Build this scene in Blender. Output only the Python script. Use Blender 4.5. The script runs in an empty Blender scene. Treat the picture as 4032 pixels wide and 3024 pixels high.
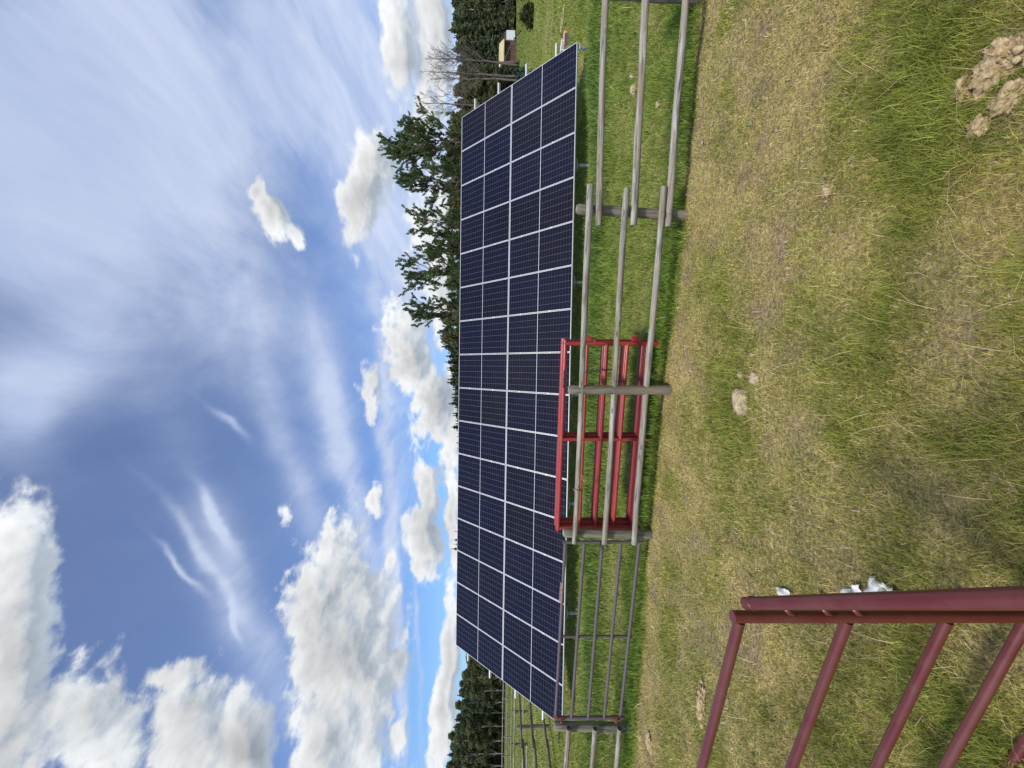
import bpy, math, random
import numpy as np
from mathutils import Vector, Matrix
random.seed(7); rng = np.random.default_rng(7)
scene = bpy.context.scene
COL = scene.collection

# ------------------------------------------------------------------ camera (phone held sideways, so the picture lies on its side)
CAM_H = 2.05; FPX = 1511.0
PITCH = math.radians(-1.5); ROLL = -0.0157
Fw = Vector((0, math.cos(PITCH), math.sin(PITCH))); R0 = Vector((1, 0, 0)); U0 = R0.cross(Fw)
Rt = math.cos(ROLL)*R0 - math.sin(ROLL)*U0
Up = math.cos(ROLL)*U0 + math.sin(ROLL)*R0
CP = Vector((0, 0, CAM_H))
cd = bpy.data.cameras.new("camera"); cam = bpy.data.objects.new("camera", cd); COL.objects.link(cam)
X, Y, Z = -Up, Rt, -Fw
cam.matrix_world = Matrix(((X.x, Y.x, Z.x, CP.x), (X.y, Y.y, Z.y, CP.y), (X.z, Y.z, Z.z, CP.z), (0, 0, 0, 1)))
cd.sensor_fit = 'HORIZONTAL'; cd.sensor_width = 36; cd.lens = 36*FPX/4032
cd.clip_start = 0.02; cd.clip_end = 5000
scene.camera = cam
scene.render.resolution_x = 1024; scene.render.resolution_y = 768

def ray(u, v):      # upright photo coordinates (3024 wide, 4032 tall) -> world direction, depth 1
    return Fw + Rt*((u-1512)/FPX) - Up*((v-2016)/FPX)
def at(u, v, z=0.0):
    d = ray(u, v); return CP + d*((z-CAM_H)/d.z)
def aty(u, v, y):
    d = ray(u, v); return CP + d*(y/d.y)
def online(u, v, A, B, off=0.0):   # on the vertical plane through A,B, moved 'off' metres towards the camera
    t = (B-A); n = Vector((t.y, -t.x, 0)).normalized()
    if n.dot(Vector((0, -1, 0))) < 0: n = -n
    P0 = A + n*off; d = ray(u, v)
    return CP + d*((P0-CP).dot(n)/d.dot(n))

# ------------------------------------------------------------------ helpers
def tag(o, label=None, cat=None, group=None, kind=None):
    if label: o['label'] = label
    if cat: o['category'] = cat
    if group: o['group'] = group
    if kind: o['kind'] = kind
    return o
def thing(name, label, cat, loc=(0, 0, 0), group=None, rotz=0):
    o = bpy.data.objects.new(name, None); o.empty_display_size = 0.1
    o.location = loc; o.rotation_euler = (0, 0, rotz); COL.objects.link(o)
    return tag(o, label, cat, group)
def link(name, me, mat=None, parent=None, M=None, smooth=True):
    """M = world matrix of the object"""
    o = bpy.data.objects.new(name, me); COL.objects.link(o)
    if mat and not me.materials: me.materials.append(mat)
    if smooth: me.shade_smooth()
    M = M or Matrix.Identity(4)
    if parent:
        o.parent = parent
        p = parent; chain = Matrix.Identity(4)
        while p: chain = p.matrix_basis @ chain; p = p.parent
        o.matrix_basis = chain.inverted() @ M
    else: o.matrix_basis = M
    return o
def copy_tree(o, parent=None):
    c = o.copy(); COL.objects.link(c)
    if parent: c.parent = parent
    for ch in list(o.children): copy_tree(ch, c)
    return c
class MB:
    def __init__(s): s.v = []; s.f = []
    def add(s, vs, fs):
        n = len(s.v); s.v += [tuple(v) for v in vs]; s.f += [tuple(i+n for i in f) for f in fs]
    def box(s, a, b, M=None):
        vs = [Vector((x, y, z)) for x in (a[0], b[0]) for y in (a[1], b[1]) for z in (a[2], b[2])]
        if M: vs = [M @ v for v in vs]
        s.add(vs, [(0, 1, 3, 2), (4, 6, 7, 5), (0, 4, 5, 1), (2, 3, 7, 6), (0, 2, 6, 4), (1, 5, 7, 3)])
    def tube(s, pts, rs, n=8, caps=True):
        pts = [Vector(p) for p in pts]
        if not hasattr(rs, '__len__'): rs = [rs]*len(pts)
        t = (pts[1]-pts[0]).normalized()
        a = t.orthogonal().normalized(); vs = []; fs = []
        for i, p in enumerate(pts):
            t = (pts[min(i+1, len(pts)-1)]-pts[max(i-1, 0)]).normalized()
            a = (a-t*a.dot(t)).normalized(); b = t.cross(a)
            for k in range(n):
                th = 2*math.pi*k/n; vs.append(p+(a*math.cos(th)+b*math.sin(th))*rs[i])
        for i in range(len(pts)-1):
            for k in range(n):
                k2 = (k+1) % n; fs.append((i*n+k, i*n+k2, (i+1)*n+k2, (i+1)*n+k))
        if caps:
            fs.append(tuple(range(n-1, -1, -1))); m = (len(pts)-1)*n; fs.append(tuple(m+k for k in range(n)))
        s.add(vs, fs)
    def mesh(s, name):
        me = bpy.data.meshes.new(name); me.from_pydata(s.v, [], s.f); me.update(); return me
def flat_ends(me):   # smooth sides, hard edges at steep angles
    me.shade_smooth()
    try: me.set_sharp_from_angle(angle=math.radians(50))
    except Exception: pass
def fast_mesh(name, V, loops, counts, cols=None):
    me = bpy.data.meshes.new(name); V = np.asarray(V, np.float32)
    me.vertices.add(len(V)); me.vertices.foreach_set('co', V.ravel())
    counts = np.asarray(counts, np.int32)
    me.loops.add(int(counts.sum())); me.loops.foreach_set('vertex_index', np.asarray(loops, np.int32).ravel())
    me.polygons.add(len(counts))
    st = np.zeros(len(counts), np.int32); st[1:] = np.cumsum(counts)[:-1]
    me.polygons.foreach_set('loop_start', st)
    try: me.polygons.foreach_set('loop_total', counts)
    except Exception: pass
    me.update(calc_edges=True)
    if cols is not None:
        a = me.attributes.new('tint', 'FLOAT_COLOR', 'POINT')
        c = np.ones((len(V), 4), np.float32); c[:, :3] = cols; a.data.foreach_set('color', c.ravel())
    return me
def rot_to(p0, p1):   # matrix with local X along p0->p1
    p0 = Vector(p0); p1 = Vector(p1); q = (p1-p0).normalized().to_track_quat('X', 'Z')
    return Matrix.Translation(p0) @ q.to_matrix().to_4x4()

def lattice(n): return rng.random((n, n))
LAT = [lattice(64) for _ in range(6)]
def vnoise(x, y, s, k=0):
    L = LAT[k % 6]; x = np.asarray(x)/s+17.3*k; y = np.asarray(y)/s+9.1*k
    xi = np.floor(x).astype(int); yi = np.floor(y).astype(int); fx = x-xi; fy = y-yi
    fx = fx*fx*(3-2*fx); fy = fy*fy*(3-2*fy)
    g = lambda a, b: L[a % 64, b % 64]
    return (g(xi, yi)*(1-fx)+g(xi+1, yi)*fx)*(1-fy)+(g(xi, yi+1)*(1-fx)+g(xi+1, yi+1)*fx)*fy
def fbm(x, y, s, k=0):
    return (vnoise(x, y, s, k)*.5+vnoise(x, y, s/2.1, k+1)*.28+vnoise(x, y, s/4.3, k+2)*.15+vnoise(x, y, s/9, k+3)*.07)

# ------------------------------------------------------------------ materials
class NT:
    def __init__(s, tree): s.t = tree
    def n(s, typ, **kw):
        nd = s.t.nodes.new(typ)
        for k, v in kw.items():
            if k.startswith('_'): setattr(nd, k[1:], v)
        return nd
    def l(s, a, b): s.t.links.new(a, b)
    def val(s, nd, idx, v):
        if hasattr(v, 'is_output') or isinstance(v, bpy.types.NodeSocket): s.l(v, nd.inputs[idx])
        else: nd.inputs[idx].default_value = v
    def math(s, op, a, b=0.0, c=None, clamp=False):
        nd = s.t.nodes.new('ShaderNodeMath'); nd.operation = op; nd.use_clamp = clamp
        s.val(nd, 0, a); s.val(nd, 1, b)
        if c is not None: s.val(nd, 2, c)
        return nd.outputs[0]
    def vmath(s, op, a, b=None):
        nd = s.t.nodes.new('ShaderNodeVectorMath'); nd.operation = op; s.val(nd, 0, a)
        if b is not None: s.val(nd, 3 if op == 'SCALE' else 1, b)
        return nd.outputs['Value'] if op in ('DOT_PRODUCT', 'LENGTH') else nd.outputs[0]
    def mix(s, f, a, b, typ='MIX'):
        nd = s.t.nodes.new('ShaderNodeMix'); nd.data_type = 'RGBA'; nd.blend_type = typ
        s.val(nd, 0, f); s.val(nd, 6, a); s.val(nd, 7, b); return nd.outputs[2]
    def noise(s, vec, scale, detail=4, rough=.5, dist=0, out=0):
        nd = s.t.nodes.new('ShaderNodeTexNoise'); s.l(vec, nd.inputs['Vector'])
        nd.inputs['Scale'].default_value = scale; nd.inputs['Detail'].default_value = detail
        nd.inputs['Roughness'].default_value = rough; nd.inputs['Distortion'].default_value = dist
        return nd.outputs[out]
    def ramp(s, f, stops):
        nd = s.t.nodes.new('ShaderNodeValToRGB'); s.l(f, nd.inputs[0]); e = nd.color_ramp.elements
        while len(e) < len(stops): e.new(0.5)
        for el, (p, c) in zip(e, stops): el.position = p; el.color = (*c, 1) if len(c) == 3 else c
        return nd.outputs[0]
    def map(s, vec, scale=(1, 1, 1), loc=(0, 0, 0)):
        nd = s.t.nodes.new('ShaderNodeMapping'); s.l(vec, nd.inputs[0]); nd.inputs['Scale'].default_value = scale
        nd.inputs['Location'].default_value = loc; return nd.outputs[0]
def mat(name, col=(.5, .5, .5), rough=.6, metal=0, spec=.5):
    m = bpy.data.materials.new(name); m.use_nodes = True; t = NT(m.node_tree)
    b = m.node_tree.nodes['Principled BSDF']
    b.inputs['Base Color'].default_value = (*col, 1); b.inputs['Roughness'].default_value = rough
    b.inputs['Metallic'].default_value = metal; b.inputs['Specular IOR Level'].default_value = spec
    return m, t, b
def objcoord(t, random_off=True):
    tc = t.n('ShaderNodeTexCoord')
    if not random_off: return tc.outputs['Object']
    oi = t.n('ShaderNodeObjectInfo'); c = t.n('ShaderNodeCombineXYZ'); r = t.math('MULTIPLY', oi.outputs['Random'], 37.0)
    t.l(r, c.inputs[0]); t.l(r, c.inputs[1]); t.l(r, c.inputs[2])
    return t.vmath('ADD', tc.outputs['Object'], c.outputs[0])
def bump(t, b, h, strength=.3, dist=.01):
    n = t.n('ShaderNodeBump'); t.l(h, n.inputs['Height']); n.inputs['Strength'].default_value = strength
    n.inputs['Distance'].default_value = dist; t.l(n.outputs[0], b.inputs['Normal'])

def wood(name, dark, light, warm=.3):
    m, t, b = mat(name, rough=.85, spec=.25); v = objcoord(t)
    g = t.noise(t.map(v, (1.8, 30, 30)), 1.0, 6, .66, .9)
    c = t.ramp(g, [(.36, dark), (.5, tuple((a*.4+q*.6) for a, q in zip(dark, light))), (.62, light)])
    big = t.noise(t.map(v, (2.2, 5, 5)), 1.0, 3)
    c = t.mix(t.ramp(big, [(.42, (0, 0, 0)), (.62, (warm,)*3)]), c, (.25, .195, .135, 1))
    spot = t.n('ShaderNodeTexVoronoi'); t.l(t.map(v, (4, 16, 16)), spot.inputs['Vector']); spot.inputs['Scale'].default_value = 1.0
    k = t.ramp(spot.outputs[0], [(.10, (.85,)*3), (.20, (0, 0, 0))]); c = t.mix(k, c, (.10, .085, .07, 1))
    cr = t.noise(t.map(v, (.7, 26, 26), (4, 2, 1)), 1.0, 3, .5, .3)
    crk = t.ramp(cr, [(.478, (0, 0, 0)), (.495, (1, 1, 1)), (.505, (1, 1, 1)), (.522, (0, 0, 0))]); msk = t.ramp(t.noise(v, 1.3, 1), [(.5, (0, 0, 0)), (.6, (.7,)*3)])
    crf = t.mix(1.0, crk, msk, 'MULTIPLY'); c = t.mix(crf, c, (.05, .045, .04, 1))
    t.l(c, b.inputs['Base Color']); bump(t, b, g, .55, .006); return m
M_RAIL = wood('weathered_rail_wood', (.085, .080, .066), (.43, .41, .355), .6)
M_POST = wood('treated_post_wood', (.04, .038, .024), (.24, .22, .165), .6)
M_POSTL = wood('pale_post_wood', (.075, .075, .05), (.25, .25, .18), .3)
M_END, t, b = mat('cut_wood_end', rough=.9); t.l(t.ramp(t.noise(objcoord(t), 22, 4), [(.35, (.10, .09, .07)), (.65, (.42, .43, .33))]), b.inputs['Base Color'])
M_ENDD, t, b = mat('dark_wood_end', rough=.9); t.l(t.ramp(t.noise(objcoord(t), 30, 4), [(.35, (.03, .028, .02)), (.65, (.12, .10, .07))]), b.inputs['Base Color'])

def paint(name, c, rough, dirt, amt, rustcol=None, coat=.3):
    m, t, b = mat(name, c, rough); v = objcoord(t)
    n = t.noise(v, 7, 6, .65); n2 = t.noise(t.map(v, (1.5, 30, 30)), 1, 4)
    col = t.mix(t.ramp(n, [(.42, (0, 0, 0)), (.75, (amt,)*3)]), (*c, 1), (*dirt, 1))
    col = t.mix(t.ramp(n2, [(.5, (0, 0, 0)), (.8, (amt*.7,)*3)]), col, (*dirt, 1))
    if rustcol:
        r = t.ramp(t.noise(v, 16, 6, .7), [(.62, (0, 0, 0)), (.7, (.8,)*3)]); col = t.mix(r, col, (*rustcol, 1))
    t.l(col, b.inputs['Base Color']); t.l(t.ramp(n, [(.3, (rough,)*3), (.8, (min(1, rough+.25),)*3)]), b.inputs['Roughness'])
    b.inputs['Coat Weight'].default_value = coat; b.inputs['Coat Roughness'].default_value = .2
    bump(t, b, t.noise(v, 60, 2), .08, .002); return m
M_RED = paint('red_gate_paint', (.32, .016, .016), .46, (.24, .08, .06), .6, (.16, .035, .02))
M_MAROON = paint('glossy_maroon_paint', (.105, .013, .011), .36, (.14, .05, .035), .55, (.10, .04, .02), .25)
M_GREYP = paint('faded_purple_grey_paint', (.095, .078, .09), .5, (.15, .11, .11), .5, (.20, .06, .03), .1)
M_RUST = paint('rusty_iron', (.17, .05, .032), .75, (.30, .11, .05), .7, (.09, .03, .02), 0)
M_GALV = paint('galvanised_steel', (.42, .45, .45), .45, (.28, .29, .28), .5, None, 0)
for mm in (M_GALV,): mm.node_tree.nodes['Principled BSDF'].inputs['Metallic'].default_value = .5
M_ALU, t, b = mat('silver_aluminium_frame', (.80, .81, .83), .38, .35); bump(t, b, t.noise(objcoord(t), 40, 2), .03, .001)
M_BRASS, _, _ = mat('brass_chain_metal', (.55, .43, .18), .35, .9)
M_DARKCH, t, b = mat('dark_chain_metal', (.06, .055, .05), .5, .7)
M_DARK, _, _ = mat('black_decal_ink', (.03, .015, .015), .5)
M_CREAM, t, b = mat('cream_decal', (.62, .56, .40), .6); t.l(t.ramp(t.noise(objcoord(t), 40, 5, .7), [(.38, (.25, .12, .12)), (.55, (.62, .55, .38))]), b.inputs['Base Color'])
M_PINK, t, b = mat('faded_maroon_decal', (.2, .07, .08), .6); t.l(t.ramp(t.noise(objcoord(t), 30, 5, .7), [(.38, (.13, .05, .06)), (.6, (.30, .17, .18))]), b.inputs['Base Color'])

# solar cells: pattern in object space (x 0..1.03 across, y 0..2.08 up)
PW, PL = 1.034, 2.08
M_CELL, t, b = mat('solar_cells_under_glass', (.01, .01, .02), .12, 0, .22)
tc = t.n('ShaderNodeTexCoord'); sp = t.n('ShaderNodeSeparateXYZ'); t.l(tc.outputs['Object'], sp.inputs[0])
oi = t.n('ShaderNodeObjectInfo')
mx, my = .009, .014; cw = (PW-2*mx)/6; half = (PL-2*my-.010)/2; ch = half/12
def linemask(t, x, period, halfw):     # 1 on the line
    f = t.math('FRACT', t.math('DIVIDE', x, period)); f = t.math('MULTIPLY', t.math('ABSOLUTE', t.math('SUBTRACT', f, .5)), period)
    return t.math('GREATER_THAN', f, period/2-halfw)
xx = t.math('SUBTRACT', sp.outputs[0], mx)
yy = t.math('SUBTRACT', sp.outputs[1], my)
upper = t.math('GREATER_THAN', yy, half+.005)
y2 = t.math('SUBTRACT', yy, t.math('MULTIPLY', upper, half+.010))
gx = linemask(t, xx, cw, .0022); gy = linemask(t, y2, ch, .0014)
bb = linemask(t, xx, cw/9, .0006)
edge = t.math('MAXIMUM', t.math('GREATER_THAN', t.math('ABSOLUTE', t.math('SUBTRACT', sp.outputs[0], PW/2)), PW/2-mx),
              t.math('GREATER_THAN', t.math('ABSOLUTE', t.math('SUBTRACT', sp.outputs[1], PL/2)), PL/2-my))
mid = t.math('LESS_THAN', t.math('ABSOLUTE', t.math('SUBTRACT', sp.outputs[1], PL/2)), .0055)
white = t.math('MAXIMUM', edge, mid)
cellid = t.n('ShaderNodeTexWhiteNoise'); cc = t.n('ShaderNodeCombineXYZ')
t.l(t.math('FLOOR', t.math('DIVIDE', xx, cw)), cc.inputs[0]); t.l(t.math('FLOOR', t.math('DIVIDE', y2, ch)), cc.inputs[1]); t.l(oi.outputs['Random'], cc.inputs[2])
t.l(cc.outputs[0], cellid.inputs['Vector'])
base = t.mix(oi.outputs['Random'], (.0038, .0036, .009, 1), (.0035, .0045, .018, 1))
base = t.mix(t.math('MULTIPLY', cellid.outputs[0], .35), base, (.007, .0065, .018, 1))
base = t.mix(t.math('MULTIPLY', bb, .25), base, (.12, .12, .16, 1))
base = t.mix(t.math('MAXIMUM', t.math('MULTIPLY', gy, .4), t.math('MULTIPLY', gx, .6)), base, (.26, .27, .34, 1))
base = t.mix(white, base, (.72, .74, .78, 1)); t.l(base, b.inputs['Base Color'])
du = t.noise(objcoord(t), 2.2, 6, .7); t.l(t.ramp(du, [(.35, (.09,)*3), (.7, (.26,)*3)]), b.inputs['Roughness'])
tl = t.n('ShaderNodeNewGeometry'); rv = t.n('ShaderNodeTexWhiteNoise'); rv.noise_dimensions = '1D'; t.l(oi.outputs['Random'], rv.inputs['W'])
jit = t.vmath('SCALE', t.vmath('SUBTRACT', rv.outputs['Color'], (.5, .5, .5)), .045); t.l(t.vmath('NORMALIZE', t.vmath('ADD', tl.outputs['Normal'], jit)), b.inputs['Normal'])

# ------------------------------------------------------------------ ground layout
edge_pts = [(3500, 2815), (3024, 2775), (2550, 2738), (2124, 2701), (1790, 2663), (1519, 2620), (1315, 2612), (880, 2562), (560, 2544), (0, 2503), (-600, 2455)]
E = [at(u, v) for u, v in edge_pts]; ex = np.array([p.x for p in E])[::-1]; ey = np.array([p.y for p in E])[::-1]
def blob(x, y, u, v, rx, ry, w):
    p = at(u, v); d = ((x-p.x)/rx)**2+((y-p.y)/ry)**2; return w*np.exp(-d)
# dry 'track' strip just on the camera side of the fence
def fields(x, y):
    """greenness, lushness(height/darkness) on the ground plane"""
    n = fbm(x, y, 1.1, 0); n2 = fbm(x, y, .33, 2); n3 = fbm(x, y, 6, 4)
    eb = np.interp(x, ex, ey)+(vnoise(x, y, .25, 3)-.5)*.14
    beyond = np.clip((y-eb)/.10, 0, 1)
    near = .33+(n-.5)*.95+(n2-.5)*1.35
    dry = np.exp(-((eb-y)/.42)**2)*(y < eb)
    near = near-.42*dry
    near += blob(x, y, 1500, 2870, .6, .34, .70)+blob(x, y, 1900, 2850, .6, .25, .25)+blob(x, y, 1180, 2890, .5, .3, .25)
    near += blob(x, y, 2700, 3680, .55, .22, .62)+blob(x, y, 2900, 3950, .35, .25, .5)+blob(x, y, 2330, 3640, .42, .17, .45)-blob(x, y, 2150, 3950, .3, .12, .25)-blob(x, y, 2960, 3350, .5, .25, .25)
    near += blob(x, y, 460, 3650, .45, .25, .40)+blob(x, y, 150, 3900, .4, .2, .3)+blob(x, y, 100, 2620, 1.5, .25, .3)
    near += blob(x, y, 1500, 3350, .6, .35, .25)
    near -= blob(x, y, 2700, 3050, 1.5, .55, .28)+blob(x, y, 1930, 3700, .4, .2, .3)+blob(x, y, 300, 2700, 2.0, .18, .25)
    far = .78+(n-.5)*.9+(n2-.5)*.5+(n3-.5)*.5
    strip = np.exp(-((y-eb-.25)/.45)**2)
    far = far+.35*strip
    far = far-.20*np.clip((y-11)/8, 0, 1)
    g = near*(1-beyond)+far*beyond
    # bare earth at the right end of the array and by the back fence
    g = g-blob(x, y, 2760, 2300, .9, .35, .9)-blob(x, y, 1060, 2300, .7, .35, .7)-blob(x, y, 60, 2105, 6, .6, .5)
    lush = beyond*(.25+.75*strip)+.25*np.clip(g, 0, 1)
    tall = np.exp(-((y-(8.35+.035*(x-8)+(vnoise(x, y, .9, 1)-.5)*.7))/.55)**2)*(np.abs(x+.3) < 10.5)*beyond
    return np.clip(g, 0, 1), np.clip(lush, 0, 1), tall, beyond
def soilcol(x, y):
    g, l, ta, be = fields(x, y)
    n = fbm(x, y, .18, 1)
    dry = np.stack([.25+.19*n, .215+.155*n, .105+.075*n], -1)
    grn = np.stack([.15+.09*n, .165+.09*n, .048+.03*n], -1)
    br_ = np.clip((vnoise(x, y, .20, 0)-.52)*3, 0, 1)[..., None]*.7; dry = dry*(1-br_)+np.array([.21, .16, .12])*br_
    k = np.clip(g*1.1, 0, 1)[..., None]
    c = (dry*(1-k)+grn*k)*np.array([1.3, 1.24, 1.15])
    fv = np.clip((y-25)/40, 0, 1)[..., None]
    field = np.stack([.135+.05*n, .155+.04*n, .055+.02*n], -1)
    c = c*(1-fv)+field*fv
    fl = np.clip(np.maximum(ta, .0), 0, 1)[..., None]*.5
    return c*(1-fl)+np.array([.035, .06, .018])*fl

# ground sheet: fine near the camera, coarser outwards, reaching far
def graded(lo, hi, fine, grow, lim):
    out = [lo]; s = fine
    while out[-1] < hi:
        out.append(out[-1]+s)
        if out[-1] > lim: s *= grow
    return out
yp = graded(-6, 1500, .07, 1.028, 8.5); xp = graded(0, 1500, .07, 1.03, 7.5)
xs = np.array([-v for v in xp[::-1]]+xp[1:]); ys = np.array([-1500, -400, -120, -40, -15]+yp)
GX, GY = np.meshgrid(xs, ys)
GZ = (fbm(GX, GY, .5, 1)-.5)*.05+(fbm(GX, GY, .14, 2)-.5)*.028+(fbm(GX, GY, 5, 3)-.5)*.08*np.clip((GY-6)/6, 0, 1)
GZ *= np.clip(1.6-np.hypot(GX, GY)/60, 0, 1)
def gz(x, y):
    x = np.asarray(x, float); y = np.asarray(y, float)
    z = (fbm(x, y, .5, 1)-.5)*.05+(fbm(x, y, .14, 2)-.5)*.028+(fbm(x, y, 5, 3)-.5)*.08*np.clip((y-6)/6, 0, 1)
    return z*np.clip(1.6-np.hypot(x, y)/60, 0, 1)
ny, nx = GX.shape; idx = np.arange(nx*ny).reshape(ny, nx)
q = np.stack([idx[:-1, :-1], idx[:-1, 1:], idx[1:, 1:], idx[1:, :-1]], -1).reshape(-1, 4)
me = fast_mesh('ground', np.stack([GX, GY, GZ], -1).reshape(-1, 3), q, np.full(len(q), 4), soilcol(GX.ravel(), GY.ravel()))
M_GROUND, t, b = mat('meadow_soil_and_thatch', rough=.95, spec=.15)
at_ = t.n('ShaderNodeAttribute'); at_.attribute_name = 'tint'; tc = t.n('ShaderNodeTexCoord')
n1 = t.noise(tc.outputs['Object'], 38, 5, .7); n2 = t.noise(t.map(tc.outputs['Object'], (14, 60, 20)), 1, 4, .6)
n3 = t.noise(tc.outputs['Object'], .35, 5, .6)
c = t.mix(1.0, at_.outputs[0], t.ramp(n1, [(.3, (.35,)*3), (.5, (.85,)*3), (.72, (1.5,)*3)]), 'MULTIPLY')
c = t.mix(1.0, c, t.ramp(n2, [(.35, (.7,)*3), (.65, (1.25,)*3)]), 'MULTIPLY')
c = t.mix(1.0, c, t.ramp(n3, [(.35, (.85, .9, .8)), (.65, (1.15, 1.08, 1.05))]), 'MULTIPLY')
t.l(c, b.inputs['Base Color']); bump(t, b, n1, .8, .03)
ground = link('ground', me, M_GROUND); ground['kind'] = 'structure'

# ------------------------------------------------------------------ grass blades
def make_grass(N):
    ly = rng.uniform(math.log(1.0), math.log(85), N); y = np.exp(ly)
    x = y*rng.uniform(-1.25, 1.25, N)+rng.uniform(-.6, .6, N)
    # clumping near the camera
    sh = rng.normal(0, 1, (N, 2))
    g, l, ta, be = fields(x, y)
    keep = rng.random(N) < np.clip(.72+.5*g+ta+.5*be-1.2*np.clip(vnoise(x, y, .20, 0)-.55, 0, 1)*(1-be), 0, 1)
    x, y, g, l, ta, be = [a[keep] for a in (x, y, g, l, ta, be)]; n = len(x)
    green = rng.random(n) < np.clip(g*.80+.08+.06*be+.3*ta, 0, .95)
    clump = vnoise(x, y, .09, 5)
    h = np.where(green, .022+.03*clump+(.045+.035*be)*g*clump, .018+.036*rng.random(n))
    tuft = blob(x, y, 2700, 3700, .5, .25, .05)+blob(x, y, 1500, 2880, .5, .3, .045)+blob(x, y, 2330, 3640, .4, .2, .03); h = h+tuft*rng.random(n)
    h = h*(.6+.8*rng.random(n))+l*.075*rng.random(n)*green+ta*.30*(.5+.5*rng.random(n))
    h *= 1+np.clip((y-9)/30, 0, 1)*.4
    w = .0012*y+.0012; w = w*(.6+.8*rng.random(n)); w *= 1+ta*.3
    th = rng.uniform(0, 2*math.pi, n)
    lean = np.where(green, .25+.7*rng.random(n), .5+1.6*rng.random(n))
    stalk = (rng.random(n) < .006) & (y < 9); h = np.where(stalk, .12+.16*rng.random(n), h); lean = np.where(stalk, .9+1.5*rng.random(n), lean)
    L = h*np.where(lean > 1, 1.0, 1.0)
    dx, dy = np.cos(th), np.sin(th)
    z0 = gz(x, y)-.004
    hz = h/np.sqrt(1+lean**2); hr = hz*lean
    w = np.where(stalk, w*.6, w); fa = rng.uniform(0, 2*math.pi, n); wx, wy = np.cos(fa)*w/2, np.sin(fa)*w/2
    V = np.zeros((n, 5, 3), np.float32)
    V[:, 0] = np.stack([x-wx, y-wy, z0], -1); V[:, 1] = np.stack([x+wx, y+wy, z0], -1)
    m = .55; mxp, myp = x+dx*hr*m*.6, y+dy*hr*m*.6; mz = z0+hz*.68
    V[:, 2] = np.stack([mxp+wx*.8, myp+wy*.8, mz], -1); V[:, 3] = np.stack([mxp-wx*.8, myp-wy*.8, mz], -1)
    V[:, 4] = np.stack([x+dx*hr, y+dy*hr, z0+hz], -1)
    b5 = (np.arange(n)*5)[:, None]
    lp = np.concatenate([b5+np.array([[0, 1, 2, 3]]), b5+np.array([[3, 2, 4]])], 1).ravel()
    cnt = np.tile([4, 3], n)
    r = rng.random(n)[:, None]; r2 = rng.random(n)[:, None]
    cg = np.array([.125, .165, .028])*(1-r)+np.array([.27, .28, .075])*r
    lushc = np.array([.082, .165, .020])*(1-r)+np.array([.20, .285, .050])*r
    k = l[:, None]*.75; cg = cg*(1-k)+lushc*k
    tallc = np.array([.065, .135, .032])*(1-r)+np.array([.17, .235, .075])*r
    kk = np.clip(ta*.8, 0, 1)[:, None]*(.5+.5*vnoise(x, y, .5, 2))[:, None]; cg = cg*(1-kk)+tallc*kk
    cs = np.array([.22, .18, .080])*(1-r)+np.array([.52, .43, .215])*r
    ol = np.array([.18, .19, .050])*(1-r)+np.array([.34, .325, .11])*r
    cs = np.where(r2 < .5, ol, cs)
    col = np.where(green[:, None], cg, cs)
    col = np.where(stalk[:, None], np.array([.46, .40, .24]), col)
    brn = (r2[:, 0] > .90)[:, None]; col = np.where(brn, col*.5, col)*np.array([1.62, 1.50, 1.30])
    vv = (.78+.46*vnoise(x, y, .16, 4)*1.0)[:, None]; col = col*vv*(1-be[:, None]*np.array([.20, .06, .14]))
    pk = (np.clip((vnoise(x, y, .22, 0)-.55)*3, 0, 1)*(1-be)*(~green))[:, None]*.6; col = col*(1-pk)+np.array([.30, .225, .165])*pk*(.5+r)
    fl_ = (rng.random(n) < .02) & (y < 8) & (~stalk) & (~green)
    sc = np.where(fl_, 2.6, 1.0)[:, None]; ctr = V[:, :2].mean(1, keepdims=True)
    V[:, :4, :2] = np.where(fl_[:, None, None], ctr[:, :, :2]+(V[:, :4, :2]-ctr[:, :, :2])*1.9, V[:, :4, :2]); V[:, 4, 2] = np.where(fl_, V[:, 4, 2]*.5, V[:, 4, 2])
    col = np.where(fl_[:, None], np.array([.55, .47, .34])*(.7+.6*r), col)
    return fast_mesh('grass', V.reshape(-1, 3), lp, cnt, np.repeat(col, 5, 0))
M_GRASS, t, b = mat('grass_blades', rough=.6, spec=.3)
a_ = t.n('ShaderNodeAttribute'); a_.attribute_name = 'tint'; t.l(a_.outputs[0], b.inputs['Base Color'])
tr = t.n('ShaderNodeBsdfTranslucent'); t.l(a_.outputs[0], tr.inputs[0]); ms = t.n('ShaderNodeMixShader'); ms.inputs[0].default_value = .3
out = M_GRASS.node_tree.nodes['Material Output']; t.l(b.outputs[0], ms.inputs[1]); t.l(tr.outputs[0], ms.inputs[2]); t.l(ms.outputs[0], out.inputs[0])
gr = link('grass', make_grass(680000), M_GRASS, smooth=False)
tag(gr, 'short mixed green and straw grass covering the yard and paddock', 'grass', kind='stuff')

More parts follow.
